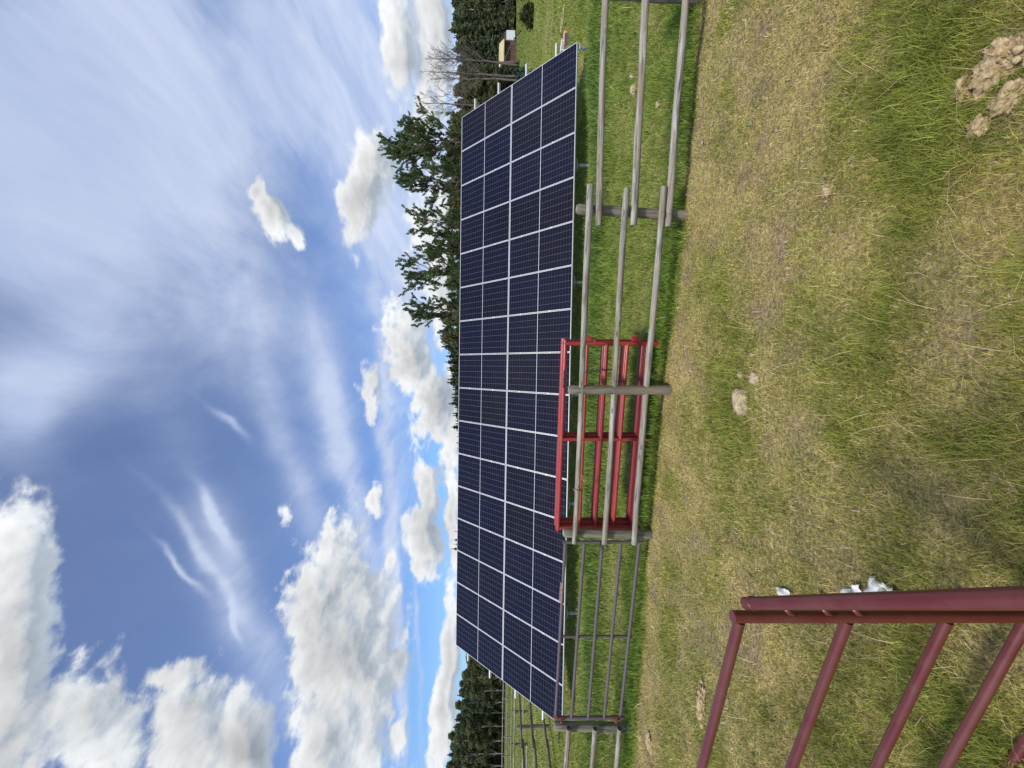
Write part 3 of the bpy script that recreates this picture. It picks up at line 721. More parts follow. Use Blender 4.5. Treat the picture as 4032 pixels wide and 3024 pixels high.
mb = MB(); mb.box((.20, -.19, -.004), (.215, .19, .13), Matrix.Translation(p+Vector((.03, 0, .19))) @ Matrix.Rotation(.5, 4, 'Y')); mb.box((-.25, -.30, 0), (.2, -.185, .008), Matrix.Translation(p+Vector((0, 0, .2)))); link('flap', mb.mesh('flap'), M_CARDIN, bx, smooth=False)
p = at(2881, 2241); cn = thing('fuel_can', 'orange fuel can standing right of the cardboard box', 'fuel can', p)
mb = MB(); mb.tube([p, p+Vector((0, 0, .02)), p+Vector((0, 0, .17)), p+Vector((0, 0, .2))], [.13, .145, .14, .08], 14); link('body', mb.mesh('body'), M_ORANGE, cn)
mb = MB(); mb.tube([p+Vector((-.07, 0, .19)), p+Vector((-.05, 0, .26)), p+Vector((.05, 0, .26)), p+Vector((.07, 0, .19))], .014, 8); link('handle', mb.mesh('handle'), M_DARKCH, cn)
mb = MB(); q0 = at(2893, 2248)+Vector((0, .2, .26)); q1 = at(2840, 2248)+Vector((0, .2, .30)); mb.tube([q0, q1], .022, 8)
for q_ in (q0.lerp(q1, .15), q0.lerp(q1, .85)): mb.tube([q_, Vector((q_.x, q_.y, -.05))], .018, 8)
tag(link('white_pipe', mb.mesh('white_pipe'), M_WHITE), 'white pipe held up on two short legs behind the cardboard box', 'pipe')
mb = MB(); pts = []
c0 = at(2950, 2226)
for k in range(0, 130):
    th = k*.13; r = .19+.02*math.sin(k*.3)+.002*k/3
    pts.append(c0+Vector((r*math.cos(th), r*1.5*math.sin(th), .035+.012*math.sin(k*.7))))
pts = [q_+Vector((0, 0, .07)) for q_ in pts]; mb.tube(pts, .013, 6); tag(link('garden_hose', mb.mesh('garden_hose'), M_HOSE), 'loosely coiled yellow hose on the grass at the right edge', 'hose')

# shed
M_ROOF, t, b = mat('pale_metal_roof', rough=.6); v = objcoord(t)
t.l(t.ramp(t.noise(v, 1.2, 5, .6), [(.35, (.50, .42, .20)), (.65, (.66, .58, .33))]), b.inputs['Base Color'])
M_SHEDW, t, b = mat('brown_shed_boards', rough=.85); t.l(t.ramp(t.noise(t.map(objcoord(t), (8, 8, .6)), 1, 3), [(.35, (.07, .035, .025)), (.65, (.16, .085, .06))]), b.inputs['Base Color'])
SY = 86; s0 = aty(2752, 2028, SY); s1 = aty(2899, 2028, SY)
zb = lambda v_: aty(2830, v_, SY).z
sh = thing('shed', 'low wooden shed with pale yellow roof among the trees at the right', 'shed', ((s0.x+s1.x)/2, SY, 0))
zr, ze = zb(1965), zb(1983); ra = aty(2752, 1980, SY).x; rb = aty(2856, 1982, SY).x; rc = aty(2899, 1965, SY).x; rd = aty(2762, 1966, SY).x
mb = MB(); 
roof = [(ra, SY-1, ze), (rb, SY-1, ze), (rc-.4, SY+2.6, zr+.05), (ra+.9, SY+2.6, zr+.05)]
mb.add([Vector(q_) for q_ in roof]+[Vector(q_)+Vector((0, 0, -.15)) for q_ in roof], [(0, 1, 2, 3), (7, 6, 5, 4), (0, 4, 5, 1), (1, 5, 6, 2), (2, 6, 7, 3), (3, 7, 4, 0)])
mb.add([(rc-.4, SY+2.6, zr+.05), (ra+.9, SY+2.6, zr+.05), (ra, SY+6.5, ze), (rb, SY+6.5, ze)], [(0, 1, 2, 3)])
link('roof', mb.mesh('roof'), M_ROOF, sh, smooth=False)
mb = MB(); mb.box((ra+.4, SY, -.2), (rb-.2, SY+.15, zb(1990))); mb.box((rb-.35, SY+.2, -.2), (rb-.2, SY+5.8, ze-.2)); mb.box((ra+.4, SY+5.7, -.2), (rb-.4, SY+5.85, ze-.2))
mb.box((ra+.25, SY+.2, -.2), (ra+.4, SY+5.6, ze-.2))
link('wall', mb.mesh('wall'), M_SHEDW, sh, smooth=False)
mb = MB(); wx0, wx1 = aty(2862, 2000, SY).x, aty(2899, 2000, SY).x; mb.box((wx0, SY-.4, .35), (wx1, SY-.2, zb(1993)))
mb2 = MB(); mb2.box((rb-.1, SY-.1, -.1), (wx1-.1, SY+.1, zb(1985))); link('side_board', mb2.mesh('side_board'), M_SHEDW, sh, smooth=False)
link('white_panel', mb.mesh('white_panel'), M_WHITE, sh, smooth=False)

# ------------------------------------------------------------------ trees
M_BARKW = stone_mat('aspen_bark', (.20, .19, .16), (.50, .49, .44), 3); M_BARKB = stone_mat('brown_bark', (.07, .05, .038), (.19, .145, .11), 6)
M_BARKG = stone_mat('grey_bark', (.075, .062, .052), (.20, .17, .145), 6)
def leafmat(name, a, c_, tr_=.25):
    m, t, b = mat(name, rough=.65, spec=.25)
    at2 = t.n('ShaderNodeAttribute'); at2.attribute_name = 'tint'; oi = t.n('ShaderNodeObjectInfo')
    sep = t.n('ShaderNodeSeparateColor'); t.l(at2.outputs[0], sep.inputs[0])
    c = t.mix(sep.outputs[0], (*a, 1), (*c_, 1)); 
    c = t.mix(1.0, c, t.ramp(oi.outputs['Random'], [(0, (.82, .88, .9)), (1, (1.15, 1.08, .95))]), 'MULTIPLY')
    t.l(c, b.inputs['Base Color']); tr = t.n('ShaderNodeBsdfTranslucent'); t.l(c, tr.inputs[0]); ms = t.n('ShaderNodeMixShader'); ms.inputs[0].default_value = tr_
    o = m.node_tree.nodes['Material Output']; t.l(b.outputs[0], ms.inputs[1]); t.l(tr.outputs[0], ms.inputs[2]); t.l(ms.outputs[0], o.inputs[0]); return m
M_LEAF = leafmat('broad_leaves', (.11, .135, .068), (.205, .235, .115), .45); M_NEEDLE = leafmat('spruce_needles', (.075, .10, .055), (.155, .185, .095), .35)
M_PINE = leafmat('pine_needles', (.055, .095, .040), (.15, .205, .085), .35); M_BUSH = leafmat('bush_leaves', (.022, .038, .010), (.075, .095, .025)); M_OLIVE = leafmat('olive_leaves', (.10, .115, .052), (.20, .208, .095), .45)
M_BLUE = leafmat('blue_spruce_needles', (.035, .065, .045), (.11, .16, .11), .15)

def leaf_quads(C, S, elong=1.0, dirs=None, tint=None, name='crown', wd=.5):
    n = len(C); C = np.asarray(C, float); S = np.asarray(S, float)[:, None]
    if dirs is None: a = rng.normal(size=(n, 3))
    else: a = np.asarray(dirs, float)+rng.normal(size=(n, 3))*.15
    a /= np.linalg.norm(a, axis=1)[:, None]+1e-9
    b_ = np.cross(a, rng.normal(size=(n, 3))); b_ /= np.linalg.norm(b_, axis=1)[:, None]+1e-9
    V = np.stack([C-a*S*elong, C-b_*S*wd, C+a*S*elong, C+b_*S*wd], 1)
    t_ = rng.random(n) if tint is None else tint
    cols = np.repeat(np.stack([t_, t_, t_], -1), 4, 0)
    return fast_mesh(name, V.reshape(-1, 3), np.arange(n*4), np.full(n, 4), cols)
def broadleaf(H, W, base, nl, seed, leafsize=.28, trunk_r=.13, leaves=110):
    r = np.random.default_rng(seed); rr = random.Random(seed)
    tr = MB(); pts = [Vector((0, 0, -.3))]; x = y = 0
    for k in range(1, 9): x += rr.uniform(-.12, .12); y += rr.uniform(-.12, .12); pts.append(Vector((x, y, H*.92*k/8)))
    tr.tube(pts, [trunk_r*(1-.85*k/8) for k in range(9)], 7)
    C = []; tint = []
    for j in range(nl):
        s = r.random()**.8; z = H*(base+(1-base)*s); prof = W*(.35+.65*math.sin(min(1, .15+s*.95)*math.pi)**.7)*(1.0 if s < .85 else .6)
        a = r.uniform(0, 6.28); q_ = prof*math.sqrt(r.random())*.95; c = np.array([x*s+q_*math.cos(a), y*s+q_*math.sin(a), z])
        R = W*r.uniform(.22, .45)
        p = r.normal(size=(leaves, 3)); p /= np.linalg.norm(p, axis=1)[:, None]; p *= (r.random(leaves)**.4)[:, None]*R*np.array([1, 1, .75])
        C.append(c+p); tint.append(np.clip(r.random()*.6+r.random(leaves)*.4, 0, 1))
        if j % 3 == 0: 
            kz = max(1, min(7, int(8*s*.8))); tr.tube([pts[kz], Vector(c)], [trunk_r*.3, .02], 5, False)
    C = np.concatenate(C); tint = np.concatenate(tint)
    return tr.mesh('trunk'), leaf_quads(C, r.uniform(.6, 1.3, len(C))*leafsize, .8, None, tint)
def conifer(H, W, seed, levels=26, per=9, leafsize=.3, gap=.0, bottom=.06):
    r = np.random.default_rng(seed); tr = MB(); tr.tube([(0, 0, -.3), (0, 0, H*.5), (0, 0, H)], [H*.013, H*.008, .01], 6)
    C = []; D = []; tint = []
    for l in range(levels):
        s = l/levels; z = H*(bottom+(1-bottom)*s); R = W*(1-s)**.85*r.uniform(.75, 1.15)+.12
        for k in range(per):
            a = r.uniform(0, 6.28); Rk = R*r.uniform(.6, 1.15); m_ = max(3, int(Rk*9)); br = r.random()
            q_ = (np.arange(m_)+r.random(m_))/m_
            p = np.stack([np.cos(a)*q_*Rk, np.sin(a)*q_*Rk, z-q_*Rk*.28+q_**3*Rk*.18], -1)+r.normal(size=(m_, 3))*.07*Rk
            C.append(p); D.append(np.tile([math.cos(a), math.sin(a), .1], (m_, 1))+r.normal(size=(m_, 3))*.5); tint.append(np.clip(br*.6+r.random(m_)*.4, 0, 1))
    C.append(np.stack([np.zeros(8), np.zeros(8), H*np.linspace(.93, 1.02, 8)], -1)); D.append(np.tile([0, 0, 1], (8, 1))); tint.append(r.random(8))
    C = np.concatenate(C); D = np.concatenate(D); tint = np.concatenate(tint)
    return tr.mesh('trunk'), leaf_quads(C, r.uniform(.6, 1.2, len(C))*leafsize, .9, D, tint)
def pine(H, W, seed, base=.35, twigs=1.0):
    r = random.Random(seed); rn = np.random.default_rng(seed); tr = MB()
    tp = [Vector((0, 0, -.3))]; x = y = 0
    for k in range(1, 11): x += r.uniform(-.14, .14); y += r.uniform(-.14, .14); tp.append(Vector((x, y, H*.93*k/10)))
    tr.tube(tp, [H*.0125*(1-.85*k/10) for k in range(11)], 8)
    C = []; D = []; T_ = []
    def tuft_branch(p, d, L, depth):
        n = max(3, int(L/.24)); pts = [p]; q = p.copy(); dd = d.normalized()
        for i in range(n):
            dd = (dd+Vector((r.uniform(-.25, .25), r.uniform(-.25, .25), r.uniform(-.08, .26)))).normalized(); q = q+dd*(L/n); pts.append(q.copy())
            if depth > 0 and i >= n*.25 and r.random() < .70:
                s = dd.cross(Vector((r.uniform(-1, 1), r.uniform(-1, 1), r.uniform(-1, 1)))).normalized()
                tuft_branch(q, (dd*.8+s*.9+Vector((0, 0, .35))), L*r.uniform(.28, .5), depth-1)
        tr.tube(pts, [max(.008, .022*L*(1-i/(len(pts)))) for i in range(len(pts))], 5, False)
        if depth <= 1:
            tt = r.random()
            for i in range(max(1, len(pts)//2), len(pts)):
                for _ in range(int(14*twigs)):
                    C.append(pts[i]+Vector((r.uniform(-1, 1), r.uniform(-1, 1), r.uniform(-1, 1)))*.12); D.append(dd+Vector((r.uniform(-.5, .5), r.uniform(-.5, .5), r.uniform(-.2, .7)))); T_.append(min(1, tt*.55+r.random()*.45))
    nb_ = int(30)
    for j in range(nb_):
        s = base+(1-base)*(j+.5)/nb_; f = s*10; k = min(9, int(f)); p = tp[k].lerp(tp[k+1], f-k)
        a = j*2.4+r.uniform(-.5, .5); ss = (s-base)/(1-base); L = W*(.50+.62*math.sin(min(1, ss*.7+.12)*math.pi))*r.uniform(.55, 1.1)
        if s > .9: L *= .6
        tuft_branch(p, Vector((math.cos(a), math.sin(a), .15+.7*ss)), L, 2)
    n = len(C); C = np.array([tuple(c) for c in C]); D = np.array([tuple(c) for c in D])
    return tr.mesh('trunk'), leaf_quads(C, rn.uniform(.7, 1.2, n)*.115, 1.5, D, np.array(T_), 'crown', .36)
def bare(H, seed, W=.5):
    r = random.Random(seed); tr = MB()
    def rv(a=1, b=1): return Vector((r.uniform(-a, a), r.uniform(-a, a), r.uniform(-b, b)))
    def br(p, d, L, rad, depth):
        n = 5; pts = [p]; q = p.copy(); dd = d.normalized(); kids = []
        for i in range(n):
            dd = (dd+rv(.17, .08)+Vector((0, 0, .07))).normalized(); q = q+dd*(L/n); pts.append(q.copy())
            if i >= 1: kids.append((q.copy(), dd.copy(), i/n))
        tr.tube(pts, [max(.0095, rad*(1-.7*i/n)) for i in range(n+1)], 4, False)
        if depth:
            for (k, kd, s_) in kids:
                for _ in range(2):
                    if r.random() < (.58 if depth > 2 else .32):
                        a = rv(1, .5).normalized(); br(k, kd*.9+a*.75, L*r.uniform(.35, .6), rad*.5, depth-1)
    pts = [Vector((0, 0, -.3))]; x = y = 0.0; n = 12
    for k in range(1, n+1):
        x += r.uniform(-.1, .1); y += r.uniform(-.1, .1); pts.append(Vector((x, y, H*.97*k/n)))
    tr.tube(pts, [H*.0125*(1-.86*k/n) for k in range(n+1)], 7)
    for j in range(13):
        f = n*(.40+.56*j/13); k = min(n-1, int(f)); p = pts[k].lerp(pts[k+1], f-k); a = j*2.4+r.uniform(-.6, .6); s_ = j/13
        br(p, Vector((math.cos(a), math.sin(a), 1.15+s_)), H*(.26-.12*s_)*r.uniform(.6, 1.1), .05*(1-.5*s_), 3)
    for k in range(22):
        z = H*r.uniform(.12, .6); a = r.uniform(0, 6.28); L = r.uniform(.5, 1.9); p = Vector((0, 0, z))
        tr.tube([p, p+Vector((math.cos(a), math.sin(a), r.uniform(-.2, .3)))*L*.5, p+Vector((math.cos(a), math.sin(a), r.uniform(-.3, .5)))*L], [.024, .018, .011], 4, False)
    return tr.mesh('trunk')

def proto(name, cat, meshes, bark, leaf):
    o = thing(name, 'x', cat, (0, 0, 0)); link('trunk', meshes[0], bark, o); link('crown', meshes[1], leaf, o, smooth=False); return o
used = {}
def put(key, protos, k, loc, sc, rot, label, group=None, sz=None):
    pr = protos[k]
    if (key, k) not in used: used[(key, k)] = 1; o = pr
    else: o = copy_tree(pr)
    o.location = loc; o.rotation_euler = (0, 0, rot); o.scale = (sc, sc, sz or sc)
    o['label'] = label
    if group: o['group'] = group
    elif 'group' in o: del o['group']
    return o
# left wood: pale-trunked aspens and dark spruces, heights follow the skyline of the photo
ASP = [proto('aspen_tree', 'tree', broadleaf(16, 2.5, .26, 46, s, .34, .15, 95), M_BARKW, M_LEAF) for s in (11, 12, 13)]
SPR = [proto('spruce_tree', 'tree', conifer(14, 2.7, s, 38, 13, .40), M_BARKB, M_NEEDLE) for s in (21, 22, 23)]
OLI = [proto('broadleaf_tree', 'tree', broadleaf(13, 2.9, .08, 60, s, .30, .13, 95), M_BARKB, M_OLIVE) for s in (31, 32)]
skyline = [(-700, 1740), (-350, 1745), (-120, 1740), (0, 1748), (71, 1757), (142, 1762), (220, 1786), (299, 1800), (402, 1826), (520, 1850), (700, 1862)]
su = [a for a, b_ in skyline]; sv = [b_ for a, b_ in skyline]
def topH(u, y, vtop): return aty(u, vtop, y).z
k = 0
for row, (y, step, lower) in enumerate(((96, 46, 8), (105, 40, 4), (116, 44, 0))):
    u = -620+row*17
    while u < 640:
        v = float(np.interp(u, su, sv))+random.uniform(-4, 26)+lower; P = aty(u, 1980, y+random.uniform(-3, 3)); Hh = topH(u, y, v)
        if row == 0 or random.random() < .75:
            put('asp', ASP, k % 3, (P.x, P.y, 0), Hh/16.6*1.0, random.uniform(0, 6), 'green aspen with thin white trunk in the left wood', 'aspens in the left wood', Hh/16.6)
        else:
            put('spr', SPR, k % 3, (P.x, P.y, 0), Hh/14.3*1.05, random.uniform(0, 6), 'dark pointed spruce inside the left wood', 'spruces in the left wood', Hh/14.3)
        k += 1; u += step*random.uniform(.75, 1.3)
# understorey on the left so the wood is dark between the trunks
und = []
for i in range(3):
    r_ = np.random.default_rng(90+i)
for row, (y, step) in enumerate(((101, 34), (110, 30))):
    u = -620
    while u < 640:
        P = aty(u, 1980, y); put('oli', OLI, k % 2, (P.x, P.y, 0), random.uniform(.62, .85), random.uniform(0, 6), 'bushy olive green tree low in the left wood', 'bushy trees under the left wood'); k += 1; u += step*random.uniform(.8, 1.3)

# wood behind the right half of the array and at the right edge
GR_OL = 'olive trees in the wood behind the array'
sk2 = [(1180, 1815), (1260, 1800), (1330, 1790), (1500, 1772), (1640, 1745), (1800, 1740), (2000, 1768), (2250, 1752), (2420, 1742), (2520, 1778), (2640, 1790), (2720, 1800), (2800, 1785), (2860, 1772), (2890, 1765), (3024, 1780), (3600, 1770)]
su2 = [a for a, b_ in sk2]; sv2 = [b_ for a, b_ in sk2]
u = 1640
for row, (y, step) in enumerate(((68, 62), (76, 50))):
    u = 1690+row*20
    while u < 2760:
        v = float(np.interp(u, su2, sv2))+random.uniform(-3, 22); P = aty(u, 1980, y); Hh = topH(u, y, v)
        kind = random.random()
        if kind < .6: put('oli', OLI, k % 2, (P.x, P.y, 0), Hh/13.6, random.uniform(0, 6), 'olive green bushy tree showing above the array top edge', GR_OL, Hh/13.4)
        else: put('spr', SPR, k % 3, (P.x, P.y, 0), Hh/14.3*1.1, random.uniform(0, 6), 'dark spruce in the wood behind the array', 'spruces behind the array', Hh/14.3)
        k += 1; u += step*random.uniform(.8, 1.25)
for row, (y, step) in enumerate(((94, 40), (101, 36), (108, 36))):
    u = 2560+row*15
    while u < 3600:
        v = float(np.interp(u, su2, sv2))+random.uniform(-2, 30); P = aty(u, 1990, y); Hh = topH(u, y, v)
        if random.random() < (.35 if row == 0 else .6): put('spr', SPR, k % 3, (P.x, P.y, 0), Hh/14.3*1.15, random.uniform(0, 6), 'dark spruce in the wood behind the shed', 'spruces behind the shed', Hh/14.3)
        else: put('asp', ASP, k % 3, (P.x, P.y, 0), Hh/16.6, random.uniform(0, 6), 'leafy green tree in the wood behind the shed', 'leafy trees behind the shed', Hh/16.6)
        k += 1; u += step*random.uniform(.8, 1.25)
for u in range(2540, 3600, 30):
    P = aty(u, 1990, 98); put('oli', OLI, k % 2, (P.x, P.y, 0), random.uniform(.55, .8), random.uniform(0, 6), 'low bushy tree filling the wood behind the shed', 'bushy trees behind the shed'); k += 1
# row of small pointed spruces over the middle of the array
u = 1190
while u < 1720:
    y = 90; v = float(np.interp(u, [1180, 1260, 1340, 1450, 1560, 1640, 1720], [1822, 1808, 1790, 1778, 1768, 1745, 1738]))+random.uniform(-6, 16); P = aty(u, 1980, y+random.uniform(-4, 4)); Hh = topH(u, y, v)
    put('spr', SPR, k % 3, (P.x, P.y, 0), Hh/14.3*1.15, random.uniform(0, 6), 'pointed spruce in the row peeping over the middle of the array', 'spruces over the array middle', Hh/14.3); k += 1; u += random.uniform(8, 15)
for (u, v) in ((862, 1782), (880, 1790), (897, 1786), (930, 1795)):
    y = 130; P = aty(u, 1980, y); Hh = topH(u, y, v); put('spr', SPR, k % 3, (P.x, P.y, 0), Hh/14.3*.8, random.uniform(0, 6), 'tiny far spruce tip seen above the array left of centre', 'far spruce tips', Hh/14.3); k += 1
# tall open pines
pins = [(2460, 1580, 50, 4.3, 41, 'tallest open-crowned pine, nearest the bare trees, above the array'),
        (2295, 1592, 52, 3.4, 42, 'bushy pine just left of the tallest pine above the array'),
        (2150, 1640, 54, 3.1, 43, 'thin see-through pine between the two pairs of pines'),
        (2050, 1690, 56, 3.0, 45, 'shortest pine in the gap of the pine row above the array'),
        (1945, 1592, 52, 3.1, 44, 'dark pointed pine right of the leftmost pine above the array'),
        (1800, 1618, 54, 3.2, 46, 'leftmost wide pine of the row above the array')]
for (u, v, y, W, s, lab) in pins:
    P = aty(u, 1980, y); Hh = topH(u, y, v); o = thing('pine_tree', lab, 'tree', (P.x, P.y, 0), 'pines above the array')
    a, b_ = pine(Hh, W, s, .38); Mx = Matrix.Translation((P.x, P.y, 0)); link('trunk', a, M_BARKB, o, Mx); link('crown', b_, M_PINE, o, Mx, smooth=False)
# bare trees
for (u, v, y, s, lab) in ((2782, 1668, 62, 51, 'rightmost bare leafless tree in front of the shed'), (2767, 1712, 62, 52, 'bare tree next to the rightmost one, left of it'), (2726, 1664, 60, 53, 'tall bare tree in the middle of the leafless group'),
                       (2706, 1690, 58, 54, 'shorter bare tree left of the middle one'), (2612, 1632, 56, 55, 'leftmost bare tree, standing beside the tallest pine')):
    P = aty(u, 1990, y); Hh = topH(u, y, v); o = thing('bare_tree', lab, 'tree', (P.x, P.y, 0), 'bare trees near the shed')
    link('trunk', bare(Hh*.96, s), M_BARKG, o, Matrix.Translation((P.x, P.y, 0)))
# bushes and young spruces
def bush(u, v, W, H, m, seed, label, name='shrub', n=60):
    p = at(u, v); r = np.random.default_rng(seed); C = []; T_ = []
    for j in range(n):
        a = r.uniform(0, 6.28); q_ = W*math.sqrt(r.random())*.8; c = np.array([q_*math.cos(a), q_*math.sin(a)*.8, H*(.1+.75*r.random()*(1-(q_/W)**2))]); R = .22*W
        C.append(c+r.normal(size=(70, 3))*R*.5); T_.append(np.clip(r.random()*.6+r.random(70)*.4, 0, 1))
    C = np.concatenate(C); C[:, 2] = np.abs(C[:, 2]); o = thing(name, label, 'shrub', (p.x, p.y, 0)); Mx = Matrix.Translation((p.x, p.y, 0))
    st = MB()
    for j in range(7): a = j*.9; st.tube([(0, 0, -.1), (W*.4*math.cos(a), W*.4*math.sin(a), H*.5)], [.04, .012], 5)
    link('stem', st.mesh('stem'), M_BARKB, o, Mx); link('crown', leaf_quads(C, r.uniform(.6, 1.3, len(C))*.09*max(1, W), .8, None, np.concatenate(T_)), m, o, Mx, smooth=False); return o
bush(2956, 2102, .95, 1.25, M_BUSH, 61, 'dark round bush on the mown grass left of the right picture edge')
bush(3090, 2085, 1.5, 1.6, M_BUSH, 64, 'dark bush at the very edge of the wood beyond the lawn')
bush(2905, 2029, 2.6, 4.6, M_OLIVE, 62, 'tall olive shrub overhanging the white end of the shed')
bush(2965, 2030, 3.4, 4.0, M_OLIVE, 65, 'wide olive shrub at the wood edge right of the shed')
for (u, v, H, s, lab) in ((2738, 2075, 1.5, 71, 'small blue-green young spruce just right of the array edge'), (2712, 2092, 1.25, 72, 'lower young spruce half hidden by the array edge')):
    p = at(u, v); o = thing('young_spruce', lab, 'tree', (p.x, p.y, 0)); a, b_ = conifer(H, .8, s, 14, 10, .12, bottom=.02); Mx = Matrix.Translation((p.x, p.y, 0)); link('trunk', a, M_BARKB, o, Mx); link('crown', b_, M_BLUE, o, Mx, smooth=False)
# bent dead sapling by the shed
mb = MB(); y = 48; pts = [aty(2792, 1990, y), aty(2820, 2000, y), aty(2855, 2015, y), aty(2880, 2030, y), aty(2905, 2052, y)]
mb.tube(pts, [.03, .045, .06, .07, .08], 6); mb.tube([pts[2], aty(2850, 2040, y)], [.04, .02], 5); tag(link('dead_sapling', mb.mesh('dead_sapling'), M_BARKG), 'bent pale dead sapling leaning in front of the shed', 'dead tree')

# ------------------------------------------------------------------ sky
SUN_EL, SUN_AZ = math.radians(54), math.radians(200)     # azimuth clockwise from north (+Y)
w = bpy.data.worlds.new("World"); scene.world = w; w.use_nodes = True
wt = w.node_tree; T = NT(wt); wt.nodes.clear()
sky = wt.nodes.new('ShaderNodeTexSky'); sky.sky_type = 'NISHITA'; sky.sun_disc = False; sky.sun_elevation = SUN_EL; sky.sun_rotation = SUN_AZ
sky.air_density = 1.0; sky.dust_density = .6; sky.ozone_density = 2.5
STR = .1
# clouds: (u, v, half width, half height, rotation deg, weight)  -> fixed directions in the sky
cum = [(470, 1370, 470, 215, 4, 1.35), (660, 1260, 200, 150, -12, 1.2), (250, 1470, 330, 120, 0, 1.1), (640, 1440, 210, 150, 20, 1.25), (90, 1250, 260, 150, 0, 1.1),
       (500, 40, 560, 190, -8, 1.2), (180, 330, 300, 230, -20, 1.1), (120, 720, 260, 170, 15, 1.0), (60, 900, 330, 150, 10, 1.1), (330, 680, 90, 130, 35, .8),
       (900, 1668, 165, 78, 12, 1.2), (1640, 1600, 190, 115, 14, 1.25), (1440, 1700, 200, 90, 0, 1.2), (1100, 1690, 130, 50, 4, 1.0),
       (2270, 1440, 275, 75, -3, 1.15), (2200, 1400, 120, 50, 20, .9), (2205, 1060, 150, 70, 35, 1.15), (2290, 985, 70, 45, -10, .9), (2110, 1160, 90, 30, 40, .8),
       (2850, 1565, 300, 80, 3, 1.2), (2900, 1720, 420, 75, 0, 1.0), (2560, 1660, 200, 60, 0, .8), (350, 1760, 460, 45, 0, 1.1), (1000, 1780, 300, 34, 0, 1.0), (1350, 1790, 300, 60, 0, 1.0), (1850, 1740, 300, 60, 0, .9),
       (130, 1588, 75, 50, 10, .9), (1480, 1455, 130, 45, 10, .75), (1045, 1492, 85, 36, 0, .8), (790, 1545, 70, 30, 0, .7), (1010, 1158, 36, 26, 0, .55), (2120, 1700, 260, 90, 0, .7)]
cir = [(2750, 430, 700, 560, 0, 1.0), (2450, 700, 480, 240, 28, .65), (2350, 250, 420, 400, 0, .75), (2900, 1150, 500, 260, 0, .75), (2600, 1100, 260, 120, 12, .6), (2300, 1640, 560, 170, 0, 1.3), (1900, 1640, 300, 90, 0, .7), (2000, 1850, 900, 90, 0, 1.0), (2650, 1450, 500, 200, 0, .6), (2500, 200, 900, 300, 0, .5), (2000, 1500, 350, 170, 15, .5),
       (1600, 300, 190, 330, 38, .62), (1400, 130, 260, 160, 30, .5), (1950, 900, 330, 190, 20, .38), (980, 850, 24, 150, -58, .62), (780, 720, 15, 130, -42, .5), (840, 800, 280, 26, 36, .36), (1400, 900, 1300, 800, 0, .17), (1900, 500, 500, 700, 0, .22),
       (1380, 905, 100, 20, 48, .55), (1300, 1340, 560, 80, 14, .5), (1150, 1180, 560, 75, 20, .35), (900, 1535, 900, 28, 3, .85), (1100, 1400, 420, 40, 14, .4), (500, 1640, 500, 12, 1, .4), (590, 940, 80, 14, 10, .5), (650, 980, 700, 90, 24, .28),
       (1300, 1560, 400, 60, 6, .45), (2500, 1480, 500, 300, 0, .45), (400, 1000, 500, 120, 20, .25)]
def blob_rows(b, k=1.0):
    u, v, ru, rv, rot, wgt = b; ru *= k; rv *= k; a = math.radians(rot); ca, sa = math.cos(a), math.sin(a)
    c = np.array(ray(u, v).normalized()); da = np.array(ray(u+ru*ca, v-ru*sa).normalized()); db = np.array(ray(u+rv*sa, v+rv*ca).normalized())
    A = np.stack([c, da, db]); 
    return np.linalg.solve(A, np.array([0., 1, 0])), np.linalg.solve(A, np.array([0., 0, 1.])), wgt
def density_group(name, blobs, power):
    gt = bpy.data.node_groups.new(name, 'ShaderNodeTree')
    gt.interface.new_socket('Vector', in_out='INPUT', socket_type='NodeSocketVector'); gt.interface.new_socket('Density', in_out='OUTPUT', socket_type='NodeSocketFloat')
    g = NT(gt); gi = gt.nodes.new('NodeGroupInput'); go = gt.nodes.new('NodeGroupOutput'); acc = None
    for bl in blobs:
        r1, r2, wg = blob_rows(bl, 1.1 if power else 1.0)
        a = g.vmath('DOT_PRODUCT', gi.outputs[0], tuple(r1)); b_ = g.vmath('DOT_PRODUCT', gi.outputs[0], tuple(r2))
        q = g.math('ADD', g.math('MULTIPLY', a, a), g.math('MULTIPLY', b_, b_))
        if power: q = g.math('MULTIPLY_ADD', g.math('SQRT', q), -wg, wg)
        else: q = g.math('MULTIPLY', g.math('EXPONENT', g.math('MULTIPLY', q, -1.1)), wg)
        acc = q if acc is None else g.math('MAXIMUM' if power else 'ADD', acc, q)
    g.l(acc, go.inputs[0]); return gt
tcw = wt.nodes.new('ShaderNodeTexCoord'); dirv = T.vmath('NORMALIZE', tcw.outputs['Generated'])
def warp(v, scale, amt, det=5):
    c = T.noise(v, scale, det, .55, 0, 1); return T.vmath('ADD', v, T.vmath('SCALE', T.vmath('SUBTRACT', c, (.5, .5, .5)), amt))
GC = density_group('cumulus_layout', cum, True); GS = density_group('cirrus_layout', cir, False)
def cumdens(v):
    nd = wt.nodes.new('ShaderNodeGroup'); nd.node_tree = GC; T.l(warp(v, 5, .09, 2), nd.inputs[0])
    vv = T.map(v, (1, 1, 1.7)); n = T.noise(vv, 7.5, 10, .60, .1); n2 = T.noise(vv, 30, 8, .62, .1)
    d = T.math('ADD', nd.outputs[0], T.math('MULTIPLY', T.math('SUBTRACT', n, .5), 1.9))
    return T.math('ADD', d, T.math('MULTIPLY', T.math('SUBTRACT', n2, .5), .85))
vd = T.map(dirv, (1, 1, 1.35))
dn = cumdens(dirv); up_ = T.vmath('ADD', dirv, (-.008, -.006, .024)); dn2 = cumdens(up_)
alpha = wt.nodes.new('ShaderNodeMapRange'); alpha.interpolation_type = 'SMOOTHSTEP'; T.l(dn, alpha.inputs[0]); alpha.inputs[1].default_value = -.05; alpha.inputs[2].default_value = .42
